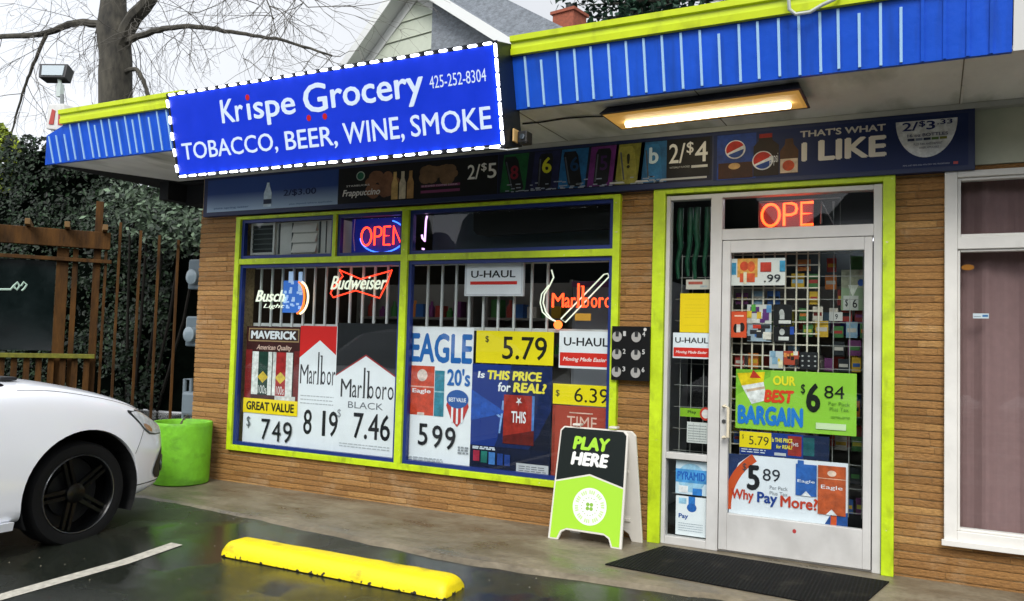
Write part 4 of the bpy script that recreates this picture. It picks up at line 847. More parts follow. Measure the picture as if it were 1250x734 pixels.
# wire display grid right behind the door, with cards and packets
grid = empty('wire_grid', (.49, .13, 0), 'white wire display grid hung just inside the door', 'grid')
GM = mat('grid_wire', '#c9c3b0', .45)
mb = MB()
for x in (.068, .136, .208, .28, .353, .426, .499, .572, .644): mb.box(x-.005, x+.005, .118, .128, .30, 2.06)
z = .33
while z < 2.06: mb.box(.062, .65, .1285, .1345, z-.004, z+.004); z += .078
obj('wire_mesh', mb, GM, grid)
mb = MB()
for x in (.737, .839, .92, -.30, -.22, -.13): mb.box(x-.0025, x+.0025, .128, .133, .30, 2.06)
z = .33
while z < 2.06: mb.box(.655, .98, .1335, .138, z-.002, z+.002); mb.box(-.345, -.06, .1335, .138, z-.002, z+.002); z += .078*2
obj('far_wire', mb, mat('dim_wire', '#8a8c86', .5), grid)
def card(label, x0, x1, z0, z1, base, el, y=.10): poster(label, (x0, x1, z0, z1), base, el, y=y, name='product_card', cat='card')
rr = random.Random(21)
def mix_el(n, cs): return [('r', 'picture', a, min(1, a+.15+.25*rr.random()), b, min(1, b+.15+.3*rr.random()), rr.choice(cs)) for a, b in [(rr.random()*.8, rr.random()*.8) for _ in range(n)]]
card('bright assorted snack card in the door grid, upper of two', .175, .34, 1.562, 1.695, 'c4c6bf', mix_el(10, ['5a2f6e', 'c83c2b', '4f9a3c', 'd8b53a', '5f93c2', 'e2e0d8']))
card('bright assorted snack card in the door grid, lower of two', .178, .34, 1.44, 1.556, '9fb1bd', mix_el(10, ['2b6a54', 'c83c2b', '3a67a8', 'd8d2c6', '2a2a2e']))
card('black and white figure card in the door grid, upper', .352, .475, 1.551, 1.697, '101113', [('c', 'picture', .45, .6, .13, .2, 'b9bab6'), ('r', 'picture', .35, .6, .3, .6, 'b9bab6'), ('r', 'picture', .3, .95, .1, .25, 'd2d2cc')])
card('black and white figure card in the door grid, lower', .354, .49, 1.438, 1.545, '101113', [('c', 'picture', .42, .65, .13, .16, 'b9bab6'), ('r', 'picture', .25, .75, .12, .35, 'd2d2cc'), ('r', 'picture', .8, 1, .5, 1, '23479c')])
card('pale blue and white snack card above the lime poster', .33, .42, 1.257, 1.376, 'b7bfc2', mix_el(6, ['d8d2b0', '7fa2b8', 'd8b53a']))
card('red and yellow snack card above the lime poster', .424, .522, 1.285, 1.379, 'a8452e', mix_el(7, ['d8b53a', '2a2018', 'd98a4a', 'd8d2c6']))
card('black card of small white shapes above the lime poster', .529, .645, 1.26, 1.376, '17191c', [('c', 'picture', .15+.35*i, .2+.28*j, .06, .05, 'a9aaa8') for i in range(3) for j in range(3)])
card('green price ticket reading $ 6 hung deep in the door', .775, .92, 1.665, 1.94, '7d9272', [('r', 'picture', 0, 1, .55, 1, '93977f'), ('p', 'picture', [(.3, .62), (.5, .32), (.75, .62)], 'c9cfc0'), ('c', 'picture', .85, .68, .14, .16, '24509c'), ('r', 'ticket', .1, .75, 0, .36, 'b4b9b0'), ('t', 'price', '$', .18, .30, .08, .28, '23262a', .01), ('t', 'price', '6', .5, .7, .06, .28, '23262a', .01)], y=.22)
card('small white price tag hung deep in the door', .70, .785, 1.592, 1.652, 'b9bab6', [('t', 'price', '9', .45, .65, .2, .8, '2a2c30', .02)], y=.22)
tag(obj('product_box', MB().box(.75, .93, .45, .60, 1.5, 1.60), ink('1d2f86')), 'deep blue box on a peg inside the door', 'box')
PK = ['8f2f28', '27508c', 'b08f26', '3a6a38', 'b6b1a4', '5d2b58', 'b5682a', '1c2226', '7f9fb4', 'a09b38', 'a8a49a', '6d2420']
rr = random.Random(31); used = [(.07, .45, 1.81, 2.02), (.08, .20, 1.45, 1.65), (.17, .35, 1.43, 1.70), (.345, .5, 1.43, 1.70), (.32, .65, 1.25, 1.39)]
n_ = 0
for z in (1.93, 1.81, 1.70, 1.59, 1.48, 1.36, 1.25, .95, .72, .5, .3):
    x = .085
    while x < .93:
        wv, hv = rr.uniform(.055, .085), rr.uniform(.075, .11)
        if not any(a < x+wv and x < b and c < z+hv and z < d_ for a, b, c, d_ in used) and rr.random() < .92:
            yq = .15 if x < .66 else .26
            pk = tag(obj('packet', MB().hexa([(x, yq, z), (x+wv, yq, z), (x+wv, yq+.008, z), (x, yq+.008, z), (x, yq, z+hv), (x+wv, yq, z+hv), (x+wv, yq+.008, z+hv), (x, yq+.008, z+hv)]), inkp(rr.choice(PK))), 'small coloured packet hanging on the wire grid behind the door', 'packet', 'packets hanging on the wire grid')
            obj('printed_band', MB().box(x+.006, x+wv-.006, yq-.0012, yq-.0003, z+hv*.35, z+hv*.6), ink(rr.choice(PK)), pk)
        x += wv+rr.uniform(.01, .03)
# leggings hanging in the sidelight
lg = empty('leggings', (-.22, .12, 1.85), 'two pairs of shiny green leggings hanging behind the sidelight', 'leggings')
LG = mat('green_cloth', '#0f4a32', .4, var=.3, vscale=12)
for i, (x, s_) in enumerate(((-.315, 1), (-.19, .9))):
    mb = MB()
    mb.tube([(x, .12, 2.40), (x-.005, .11, 2.25), (x+.005, .12, 2.12), (x-.02, .12, 2.0), (x-.01, .12, 1.88)], [.022, .026, .019, .017, .012], 10)
    mb.tube([(x+.07, .13, 2.40), (x+.075, .12, 2.25), (x+.065, .13, 2.12), (x+.05, .13, 2.0), (x+.06, .13, 1.90)], [.02, .024, .018, .016, .011], 10)
    obj('pair', mb, LG, lg, smooth=True)
card('pink and white packet card under the green leggings', -.25, -.08, 1.80, 1.87, 'c9c2b6', [('r', 'picture', .1, .7, .5, .8, 'b0584a'), ('r', 'picture', .6, .9, .2, .4, 'a9b1b4')], y=.06)
# interior tube lights
for i, (x0, x1, y) in enumerate(((-4.2, -3.0, .95), (-2.3, -1.7, .95), (.1, .95, 1.2), (.2, 1.1, 4.7))):
    tl = empty('tube_light', ((x0+x1)/2, y, 2.70), ['lit ceiling tube light inside above the left window bars', 'lit ceiling tube light behind the right half of the window', 'lit ceiling tube light inside the shop nearest the door', 'farther lit ceiling tube light deep inside the shop'][i], 'light')
    obj('housing', MB().box(x0, x1, y-.06, y+.06, 2.72, 2.779), WHITEP, tl)
    obj('tube', MB().tube([(x0+.03, y, 2.70), (x1-.03, y, 2.70)], .016, 8), glow('#f2f4ff', 11), tl, smooth=True)

# ------------------------------------------------------------------ sandwich board
sb = empty('sandwich_board', (-.82, -.215, 0), 'green and black PLAY HERE sandwich board standing on the sidewalk', 'sandwich board', rot=(0, 0, R(-2.0)))
PLW = mat('board_plastic', '#d3cfc6', .45, var=.05)
def bpanel(front):
    hw, H_ = .275, .80
    pts = [(-hw-.005, 0), (-hw+.075, 0), (-hw+.095, .055), (-hw+.13, .075), (hw-.13, .075), (hw-.095, .055), (hw-.075, 0), (hw+.005, 0), (hw-.012, H_-.03), (hw-.04, H_), (-hw+.04, H_), (-hw+.012, H_-.03)]
    return pts
s_ang = math.atan2(.135, .80)
def on_board(mb, side, dx=0):
    rotm = Matrix.Translation((dx, side*.145, 0)) @ Matrix.Rotation(side*s_ang, 4, 'X')
    return mb.xf(rotm)
obj('front_panel', on_board(MB().prism(bpanel(1), 0, .022), -1), PLW, sb, bevel=.005)
obj('back_panel', on_board(MB().prism(bpanel(0), -.022, 0), 1, .05), PLW, sb, bevel=.005)
obj('back_rib', on_board(MB().box(-.2, .2, -.034, -.0225, .15, .17).box(-.2, .2, -.034, -.0225, .5, .52), 1, .05), PLW, sb)
LIME = mat('board_lime', '#9ed22e', .45); BKG = mat('board_black', '#0b1614', .5, spec=.25)
obj('lower_print', on_board(MB().prism([(-.262, .012), (-.212, .012), (-.188, .068), (-.14, .09), (.14, .09), (.188, .068), (.212, .012), (.262, .012), (.258, .40), (.0, .465), (-.258, .40)], -.0015, -.0002), -1), LIME, sb)
obj('upper_print', on_board(MB().prism([(-.2575, .412), (.0, .478), (.2575, .412), (.25, .765), (.225, .79), (-.225, .79), (-.25, .765)], -.0015, -.0002), -1), BKG, sb)
def btxt(s, x0, x1, z0, z1, m, bold, sh=.12):
    vs, fs = text_mesh(s, bold, sh, 1)
    ax = min(v[0] for v in vs); bx_ = max(v[0] for v in vs); az = min(v[1] for v in vs); bz = max(v[1] for v in vs)
    mb = MB(); mb.v = [(x0+(v[0]-ax)*(x1-x0)/(bx_-ax), -.0016-.0006*v[3] if v[2] > 0 else -.0016, z0+(v[1]-az)*(z1-z0)/(bz-az)) for v in vs]; mb.f = list(fs); mb.m = [0]*len(fs)
    obj('lettering', on_board(mb, -1), m, sb, fixn=False)
btxt('PLAY', -.15, .135, .64, .735, mat('board_lime', ''), .06); btxt('HERE', -.155, .135, .53, .625, mat('board_white', '#e6e8e4', .45), .06)
mb = MB().disc(.02, .255, .128, .128, -.0022, -.0016, 40); obj('emblem', on_board(mb, -1), mat('board_white', ''), sb)
mb = MB()
for i in range(40):
    a = 2*math.pi*i/40
    if i % 4 != 3: mb.prism([(.02+r_*math.cos(b), .255+r_*math.sin(b)) for r_, b in ((.086, a), (.112, a), (.112, a+.1), (.086, a+.1))], -.003, -.0023)
obj('emblem_ring', on_board(mb, -1), mat('ring_green', '#b9dc90', .5), sb)
mb = MB()
for dx, dz in ((-.014, .014), (.014, .014), (-.014, -.014), (.014, -.014)): mb.disc(.02+dx, .255+dz, .0135, .0135, -.003, -.0023, 14)
for i in range(18):
    a = 2*math.pi*i/18; mb.disc(.02+.06*math.cos(a), .255+.06*math.sin(a), .004, .004, -.003, -.0023, 6)
obj('clover', on_board(mb, -1), mat('clover_green', '#7fae3a', .5), sb)
obj('hinge', MB().box(-.16, -.10, -.03, .03, .797, .812).box(.12, .18, -.03, .03, .797, .812), PLW, sb, bevel=.004)

# ------------------------------------------------------------------ mat, wheel stop, planter
def ribs(m):
    t = m.node_tree; b = t.nodes['Principled BSDF']; tc = t.nodes.new('ShaderNodeTexCoord'); wv = t.nodes.new('ShaderNodeTexWave'); wv.inputs['Scale'].default_value = 14; wv.inputs['Distortion'].default_value = .4
    bp_ = t.nodes.new('ShaderNodeBump'); bp_.inputs['Strength'].default_value = .8; bp_.inputs['Distance'].default_value = .006
    t.links.new(tc.outputs['Object'], wv.inputs['Vector']); t.links.new(wv.outputs['Fac'], bp_.inputs['Height']); t.links.new(bp_.outputs[0], b.inputs['Normal'])
ribs(RUBBER); stain(RUBBER, '#4a463c', 5, (1, 1, 1), .56, .8, .5)
tag(obj('door_mat', MB().prism([(-.505, -.79), (.97, -.92), (1.10, -.20), (-.327, -.12)], .001, .008, ax='z'), RUBBER, bevel=.002), 'black rubber mat on the concrete before the door', 'mat')
STOPY = mat('yellow_stop_paint', '#efd804', .5, var=.10, vscale=12, bump=.15, bscale=80)
def stop_paint(m):
    t = m.node_tree; b = t.nodes['Principled BSDF']; src = b.inputs['Base Color'].links[0].from_socket
    tc = t.nodes.new('ShaderNodeTexCoord'); n = t.nodes.new('ShaderNodeTexNoise'); n.inputs['Scale'].default_value = 26; n.inputs['Detail'].default_value = 6
    sp = t.nodes.new('ShaderNodeSeparateXYZ'); t.links.new(tc.outputs['Object'], n.inputs['Vector']); t.links.new(tc.outputs['Object'], sp.inputs[0])
    # chipped paint near the base: bare dark concrete shows
    ma = t.nodes.new('ShaderNodeMath'); ma.operation = 'MULTIPLY_ADD'; ma.inputs[1].default_value = 6.5; ma.inputs[2].default_value = .53
    t.links.new(sp.outputs[2], ma.inputs[0]); lt_ = t.nodes.new('ShaderNodeMath'); lt_.operation = 'GREATER_THAN'
    t.links.new(n.outputs['Fac'], lt_.inputs[0]); t.links.new(ma.outputs[0], lt_.inputs[1])
    mx = t.nodes.new('ShaderNodeMix'); mx.data_type = 'RGBA'; t.links.new(lt_.outputs[0], mx.inputs[0]); t.links.new(src, mx.inputs[6]); mx.inputs[7].default_value = lin('#2a2823')
    t.links.new(mx.outputs[2], b.inputs['Base Color'])
stop_paint(STOPY)
stain(STOPY, '#6b5f14', 9, (.6, 1, 1), .60, .74, .6)
mb = MB(); sec = [(-.125, .0), (-.118, .045), (-.085, .082), (-.06, .094), (.06, .094), (.085, .082), (.118, .045), (.125, .0)]
L = [-.865, -.85, -.83, -.80] + [-.76+.095*i for i in range(17)] + [.80, .83, .85, .865]
ring = []
for x in L:
    e = min(1, (.865-abs(x))/.075); sc = .86+.14*math.sqrt(max(0, 1-(1-e)**2)); hh = .55+.45*math.sqrt(max(0, 1-(1-e)**2))
    ring.append([(x, y*sc+.003*noise.noise((x*9, y*20, 1)), z*hh+(.004*noise.noise((x*8, y*30, 5)) if z > 0 else 0)) for y, z in sec])
i0 = len(mb.v)
for r_ in ring: mb.v += r_
n = len(sec)
for k in range(len(ring)-1):
    for j in range(n):
        j2 = (j+1) % n; mb.f.append((k*n+j, k*n+j2, (k+1)*n+j2, (k+1)*n+j)); mb.m.append(0)
mb.f.append(tuple(range(n))); mb.f.append(tuple((len(ring)-1)*n+j for j in range(n))); mb.m += [0, 0]
mb.xf(Matrix.Translation((-1.975, -1.61, -.070)) @ Matrix.Rotation(R(.4), 4, 'Z'))
tag(obj('wheel_stop', mb, STOPY, smooth=True), 'chipped bright yellow concrete wheel stop in the parking bay', 'wheel stop')
GPOT = mat('lime_pot_paint', '#74bd26', .6, var=.15, vscale=9, bump=.2, bscale=25)
stain(GPOT, '#3f6a1c', 6, (1, 1, 1.6), .52, .72, .6)
pt = tag(obj('planter', MB().lathe([(.235, .0), (.25, .012), (.252, .05), (.256, .30), (.262, .52), (.264, .552), (.258, .562), (.236, .562), (.228, .545), (.225, .48), (.0, .48)], (-4.87, -.31, .0), 48), GPOT, smooth=True), 'big lime green cylindrical planter at the corner of the shop', 'planter')
mb = MB().lathe([(.223, .483), (.0, .50)], (-4.87, -.31, 0), 20)
obj('soil', mb, mat('dark_soil', '#17120d', .9, var=.4, vscale=40), pt)
mb = MB(); mb.tube([(-4.90, -.32, .49), (-4.87, -.31, .58), (-4.83, -.29, .63)], [.008, .006, .003], 6); mb.tube([(-4.94, -.30, .49), (-4.91, -.29, .56), (-4.855, -.26, .60)], [.006, .005, .002], 6)
obj('dead_stem', mb, mat('dead_stem', '#5d5646', .9), pt)
tag(obj('door_wedge', MB().box(-.6, -.585, -.02, -.01, .005, .05), BLACK), 'thin black strip at the base of the brick pier', 'strip') if False else None

# ------------------------------------------------------------------ meters on the side wall
MET = mat('meter_grey', '#56646c', .45, var=.1)
for i, z in enumerate((1.82, 1.25)):
    mr = empty('electric_meter', (-5.22, .10, z), ['upper grey electric meter on the dark side wall', 'lower grey electric meter on the dark side wall'][i], 'meter')
    obj('box', MB().box(-5.31, -5.101, .05, .27, z, z+.30), MET, mr, bevel=.015)
    obj('dial', MB().lathe([(.05, -.07), (.075, -.055), (.075, -.0)], (-5.21, .055, z+.12), 20, ax='y'), mat('meter_dial', '#75838b', .2), mr, smooth=True)
    obj('pipe', MB().tube([(-5.17, .15, z+.30), (-5.17, .15, z+.46), (-5.11, .15, z+.5)], .022, 8), MET, mr, smooth=True)
    obj('seal_box', MB().box(-5.36, -5.312, .1, .17, z+.18, z+.28), mat('pale_grey_box', '#b9bfc0', .5), mr)
gm = empty('gas_meter', (-5.25, .1, 0), 'grey gas meter with pipes low on the dark side wall', 'meter')
obj('body', MB().box(-5.34, -5.12, .06, .24, .56, .80), mat('gas_grey', '#66727a', .4, var=.1), gm, bevel=.03)
obj('pipe', MB().tube([(-5.19, .12, .80), (-5.19, .12, .95), (-5.11, .12, .97)], .02, 8).tube([(-5.27, .12, .80), (-5.27, .12, .92), (-5.36, .12, .92), (-5.36, .12, -.02)], .02, 8).tube([(-5.23, .12, -.02), (-5.23, .12, .56)], .025, 8), mat('gas_grey', ''), gm, smooth=True)

# ------------------------------------------------------------------ white car
CARO = Vector((-4.9, -3.36, -.108))
car = empty('parked_car', CARO, 'white car parked nose-in beside the lime planter, black wheel showing', 'car')
def cub(tab, x):
    if x <= tab[0][0]: return tab[0][1]
    if x >= tab[-1][0]: return tab[-1][1]
    for i in range(len(tab)-1):
        if tab[i][0] <= x <= tab[i+1][0]:
            x0, y0 = tab[i]; x1, y1 = tab[i+1]; h = x1-x0; t = (x-x0)/h
            d_ = (y1-y0)/h
            m0 = d_ if i == 0 else .5*(d_+(y0-tab[i-1][1])/(x0-tab[i-1][0])); m1 = d_ if i == len(tab)-2 else .5*(d_+(tab[i+2][1]-y1)/(tab[i+2][0]-x1))
            if i > 0 and d_*(y0-tab[i-1][1]) <= 0: m0 = 0
            if i < len(tab)-2 and d_*(tab[i+2][1]-y1) <= 0: m1 = 0
            t2, t3 = t*t, t*t*t
            return (2*t3-3*t2+1)*y0+(t3-2*t2+t)*h*m0+(-2*t3+3*t2)*y1+(t3-t2)*h*m1
WT = [(-5.82, .60), (-5.75, .78), (-5.6, .88), (-5.2, .93), (-3.4, .945), (-2.4, .945), (-1.95, .958), (-1.7, .955), (-1.5, .935), (-1.36, .895), (-1.26, .85), (-1.18, .79), (-1.12, .72), (-1.07, .60), (-1.04, .40)]
ZS = [(-5.82, .78), (-5.6, .95), (-5, 1.0), (-3.4, 1.0), (-2.6, .995), (-2.2, .985), (-1.9, .935), (-1.66, .878), (-1.5, .825), (-1.38, .765), (-1.26, .70), (-1.15, .66), (-1.04, .60)]
ZB = [(-5.82, .32), (-5.5, .2), (-5, .13), (-3, .10), (-1.7, .12), (-1.4, .15), (-1.2, .19), (-1.04, .26)]
PR = [(0, 0, 0), (.55, 0, 0), (.86, .0, .0), (.965, .06, 0), (.99, .20, 0), (1.0, .42, 0), (.998, .60, 0), (.985, .78, 0), (.965, .90, 0), (.925, .965, 0), (.84, .998, .012), (.55, 1.0, .045), (0, 1.0, .055)]
def prof(Y):
    w_, zs, zb = cub(WT, Y), cub(ZS, Y), cub(ZB, Y)
    pts = [(w_*a, zb+(zs-zb)*b+c) for a, b, c in PR]
    res = []
    for i in range(len(pts)-1):          # Catmull-Rom
        p0 = pts[max(i-1, 0)]; p1 = pts[i]; p2 = pts[i+1]; p3 = pts[min(i+2, len(pts)-1)]
        for k in range(4):
            t = k/4; res.append(tuple(.5*((2*p1[j])+(-p0[j]+p2[j])*t+(2*p0[j]-5*p1[j]+4*p2[j]-p3[j])*t*t+(-p0[j]+3*p1[j]-3*p2[j]+p3[j])*t**3) for j in (0, 1)))
    res.append(pts[-1]); return res
def side_x(Y, z):
    q = prof(Y); best = 0
    for (a, za), (b, zb_) in zip(q, q[1:]):
        if (za-z)*(zb_-z) <= 0 and abs(za-zb_) > 1e-6: best = max(best, a+(b-a)*(z-za)/(zb_-za))
    return best
Ys = [-5.82+i*.12 for i in range(32)] + [-2.05+i*.04 for i in range(15)] + [-1.46+i*.02 for i in range(21)] + [-1.04]
Ys = sorted(set(round(y, 3) for y in Ys if y <= -1.04))
mb = MB(); rings = []
for Y in Ys:
    q = prof(Y); ring = [(CARO.x+a, Y, z) for a, z in q] + [(CARO.x-a, Y, z) for a, z in reversed(q[1:-1])]
    rings.append(ring)
nn = len(rings[0])
for r_ in rings: mb.v += r_
for k in range(len(rings)-1):
    for j in range(nn):
        j2 = (j+1) % nn; mb.f.append((k*nn+j, k*nn+j2, (k+1)*nn+j2, (k+1)*nn+j)); mb.m.append(0)
mb.f.append(tuple(range(nn))); mb.f.append(tuple((len(rings)-1)*nn+j for j in range(nn))); mb.m += [0, 0]
CARW = mat('white_car_paint', '#f0f3f8', .22, coat=.6)
body = obj('body', mb, CARW, car, smooth='all')
WC = [(-1.93, .232), (-4.73, .232)]
cut = MB()
for (wy, wz) in WC:
    for sx in (-1, 1):
        a, b = sorted((CARO.x+sx*.60, CARO.x+sx*1.3))
        cut.lathe([(.445, a), (.445, b)], (0, wy, wz+.008), 48, ax='x')
co = obj('cutter', cut, BLACK)
bo = body.modifiers.new('arch', 'BOOLEAN'); bo.operation = 'DIFFERENCE'; bo.object = co; bo.solver = 'EXACT'
dg = bpy.context.evaluated_depsgraph_get(); dg.update()
nm = bpy.data.meshes.new_from_object(body.evaluated_get(dg), depsgraph=dg)
body.modifiers.clear(); body.data = nm; bpy.data.objects.remove(co)
for p_ in nm.polygons: p_.use_smooth = True
try: nm.set_sharp_from_angle(angle=R(35))
except Exception: pass
BLKP = mat('black_plastic', '#0b0c0d', .6)
TYRE = mat('tyre_rubber', '#08090a', .75, spec=.3, bump=.1, bscale=100); RIMB = mat('dark_rim', '#060708', .25, .3); RIME = mat('rim_edge', '#777b80', .25, .9)
for (wy, wz) in WC:
    for sx in (-1, 1):
        liner = MB(); base = CARO.x+sx*.60; outx = CARO.x+sx*.925
        n_ = 24; pts = [(wy+.437*math.cos(R(-25+230*i/n_)), wz+.008+.437*math.sin(R(-25+230*i/n_))) for i in range(n_+1)]
        for (y0, z0), (y1, z1) in zip(pts, pts[1:]): liner.poly([(base, y0, z0), (outx, y0, z0), (outx, y1, z1), (base, y1, z1)])
        liner.poly([(base, a, b) for a, b in pts])
        obj('wheel_arch', liner, BLKP, car)
        cx = CARO.x+sx*.775
        wh = obj('wheel', MB().lathe([(.29, -.115*sx), (.345, -.118*sx), (.362, -.09*sx), (.366, 0), (.362, .09*sx), (.345, .118*sx), (.30, .122*sx), (.272, .112*sx)], (cx, wy, wz), 56, ax='x', cap=False), TYRE, car, smooth=True)
        rim = MB(); rim.lathe([(.285, -.11*sx), (.27, .10*sx), (.278, .113*sx), (.268, .117*sx), (.258, .104*sx), (.25, .03*sx), (.245, -.10*sx)], (cx, wy, wz), 56, ax='x', cap=False)
        rim.lathe([(.072, .03*sx), (.068, .075*sx), (.03, .085*sx), (0, .085*sx)], (cx, wy, wz), 24, ax='x', cap=False)
        for k in range(5):
            for dv in (-.022, .022):
                a = 2*math.pi*k/5+R(38); ca, sa = math.cos(a), math.sin(a)
                p = []
                for (rr_, hw_, xo) in ((.05, .014, .062), (.265, .011, .085)):
                    for xs_ in (0, .03):
                        for s2 in (-1, 1): p.append((cx+sx*(xo-xs_), wy+rr_*ca-(dv+s2*hw_)*sa, wz+rr_*sa+(dv+s2*hw_)*ca))
                rim.hexa([p[0], p[1], p[3], p[2], p[4], p[5], p[7], p[6]])
        ro = obj('rim', rim, RIMB, wh, smooth=True)
        obj('rim_lip', MB().tube([(cx+sx*.114, wy+.269*math.cos(a), wz+.269*math.sin(a)) for a in [2*math.pi*i/48 for i in range(48)]], .0035, 5, closed=True), RIME, wh)
        obj('brake_disc', MB().lathe([(.165, -.02*sx), (.165, .0)], (cx, wy, wz), 32, ax='x').lathe([(.244, -.06*sx), (.244, -.05*sx)], (cx, wy, wz), 32, ax='x', m=1), [mat('brake_steel', '#242628', .45, .7), BLKP], wh)
def patch(name, rows, m, off=.004, parent=car, sgn=1):
    """rows: list of (Y, z0, z1) -> strip lying proud of the body side"""
    mb = MB(); n_ = 6
    g = []
    for Y, z0, z1 in rows:
        g.append([(CARO.x+sgn*(side_x(Y, z0+(z1-z0)*i/n_)+off), Y+.002, z0+(z1-z0)*i/n_) for i in range(n_+1)])
    for a, b in zip(g, g[1:]):
        for i in range(n_): mb.poly([a[i], b[i], b[i+1], a[i+1]])
    return obj(name, mb, m, parent, smooth='all')
HL = mat('headlight_lens', '#cdd3d6', .12, .0, var=.3, vscale=30); HLK = mat('headlight_black', '#23272a', .3)
for sgn in (1, -1):
    hl = patch('headlight', [(-1.60, .785, .80), (-1.50, .70, .797), (-1.44, .64, .778), (-1.38, .602, .752), (-1.30, .59, .71), (-1.20, .585, .67), (-1.10, .58, .635)], HLK, .003, sgn=sgn)
    patch('lens', [(-1.565, .775, .785), (-1.50, .715, .785), (-1.44, .655, .768), (-1.38, .617, .742), (-1.30, .602, .70), (-1.20, .597, .66)], HL, .007, hl, sgn)
    patch('indicator', [(-1.45, .672, .692), (-1.42, .645, .685), (-1.38, .625, .668), (-1.35, .618, .64)], mat('amber_lens', '#a97c52', .15), .011, hl, sgn)
    fg = patch('fog_grille', [(-1.32, .30, .33), (-1.28, .26, .40), (-1.23, .25, .45), (-1.18, .25, .47), (-1.12, .25, .47), (-1.06, .27, .46)], BLKP, .006, sgn=sgn)
    yc = -1.165; xc = CARO.x+sgn*(side_x(yc, .36)+.02)
    obj('fog_ring', MB().tube([(CARO.x+sgn*(side_x(yc+.04*math.cos(a), .36)+.008), yc+.04*math.cos(a), .355+.06*math.sin(a)) for a in [2*math.pi*i/24 for i in range(24)]], .007, 6, closed=True), RIME, fg, smooth=True)
mb = MB()
for Y in (-2.56, -3.7):
    q = [pp for pp in prof(Y) if pp[0] > .8]
    for sgn in (1, -1): mb.tube([(CARO.x+sgn*(a+.0005), Y, z) for a, z in q], .0022, 5)
obj('door_gap', mb, BLKP, car)
mb = MB()
for sgn in (1, -1): mb.tube([(CARO.x+sgn*prof(Y)[37][0], Y, prof(Y)[37][1]+.0005) for Y in [-2.4+.05*i for i in range(22)]], .002, 5)
obj('bonnet_gap', mb, BLKP, car)
mb = MB()
for sgn in (1, -1): mb.tube([(CARO.x+sgn*(side_x(Y, z)+.0005), Y, z) for Y, z in ((-1.53, .475), (-1.50, .53), (-1.47, .59), (-1.445, .64))], .002, 5)
obj('bumper_gap', mb, BLKP, car)
mb = MB()
for sgn in (1, -1): mb.tube([(CARO.x+sgn*(side_x(Y, .235)+.001), Y, .235) for Y in (-1.5, -1.45, -1.40, -1.34, -1.28, -1.22, -1.16)], .004, 5)
obj('bumper_lip', mb, BLKP, car)
mb = MB()
q = [(y, side_x(y, .12+.0)) for y in (-2.42, -2.6, -3, -3.6, -4.2)]
for a, b in zip(q, q[1:]): mb.hexa([(CARO.x+.80, a[0], .06), (CARO.x+.80, b[0], .06), (CARO.x+.93, b[0], .075), (CARO.x+.93, a[0], .075), (CARO.x+.80, a[0], .12), (CARO.x+.80, b[0], .12), (CARO.x+.945, b[0], .13), (CARO.x+.945, a[0], .13)])
obj('sill', mb, CARW, car)
obj('grille', MB().box(CARO.x-.32, CARO.x+.32, -1.045, -1.03, .32, .58), BLKP, car, bevel=.01)
obj('number_plate', MB().box(CARO.x-.15, CARO.x+.15, -1.028, -1.022, .36, .45), WHITEP, car)
# cabin
mb = MB()
cabs = [(-2.40, .70, .98, .99), (-2.75, .71, .98, 1.22), (-3.15, .68, .99, 1.44), (-3.6, .66, .99, 1.50), (-4.6, .65, .99, 1.49), (-5.3, .63, .98, 1.36), (-5.72, .62, .96, 1.02)]
g = []
for Y, w_, z0, z1 in cabs:
    wl = .88 if z1 > 1.1 else .80
    g.append([(CARO.x+s*a, Y, z) for s, lst in ((1, [(wl, z0), ((wl+w_)/2+.04, (z0+z1)/2), (w_, z1-.03), (w_-.12, z1+.01), (0, z1+.03)]), (-1, [(w_-.12, z1+.01), (w_, z1-.03), ((wl+w_)/2+.04, (z0+z1)/2), (wl, z0)])) for a, z in lst])
for a, b in zip(g, g[1:]):
    for i in range(8): mb.poly([a[i], a[i+1], b[i+1], b[i]], 0 if i in (2, 3, 4, 5) and -3.2 > (a[0][1]+b[0][1])/2 > -5.2 else 1)
obj('cabin', mb, [CARW, mat('car_glass', '#0c0f12', .06, coat=.5)], car, smooth=True)
obj('wiper_cowl', MB().box(CARO.x-.7, CARO.x+.7, -2.42, -2.30, 1.03, 1.055), BLKP, car, bevel=.01)

# ------------------------------------------------------------------ pergola, picket fence, screen
PO = (-9.867, 2.5, 0); PA = R(55)
pg = empty('pergola', PO, 'weathered brown timber pergola in front of the ivy', 'pergola', rot=(0, 0, PA))
obj('beam', MB().box(-4.2, .02, -.05, .05, 2.61, 2.87), WOOD, pg, bevel=.008)
obj('rail', MB().box(-4.2, .05, -.03, .03, 2.40, 2.455), WOOD, pg, bevel=.005)
for a, b, h_, wd in ((-.685, -.525, 2.60, .08), (-.475, -.40, 2.60, .05), (-.20, -.095, 3.35, .06), (-2.2, -2.04, 2.6, .08), (-3.6, -3.44, 2.6, .08)):
    obj('post', MB().box(a, b, .055, .055+wd, -.02, h_), WOOD, pg, bevel=.006)
for a, h_ in ((-.05, 2.6), (.13, 3.05), (.42, 2.95), (.69, 2.9), (.97, 2.85)): obj('slat', MB().box(a, a+.04, .02, .07, -.02, h_), WOOD, pg, bevel=.004)
for i in range(8): obj('rafter', MB().box(-3.6+i*.5, -3.53+i*.5, -.35, 2.0, 2.872, 2.955).xf(Matrix.Translation((-1.2+.5*i, 0, 0)) @ Matrix.Rotation(0, 4, 'Z') @ Matrix.Translation((1.2-.5*i, 0, 0))), mat('pale_rafter', '#6d5128', .7, var=.3), pg, bevel=.005)
FO = (PO[0], PO[1], 0)
fc = empty('picket_fence', (-9.867, 2.46, 0), 'low brown picket fence with mossy top rail under the pergola', 'fence', rot=(0, 0, PA))
obj('top_rail', MB().box(-4.2, -.08, -.09, -.0, .955, 1.02), WOODG, fc, bevel=.006)
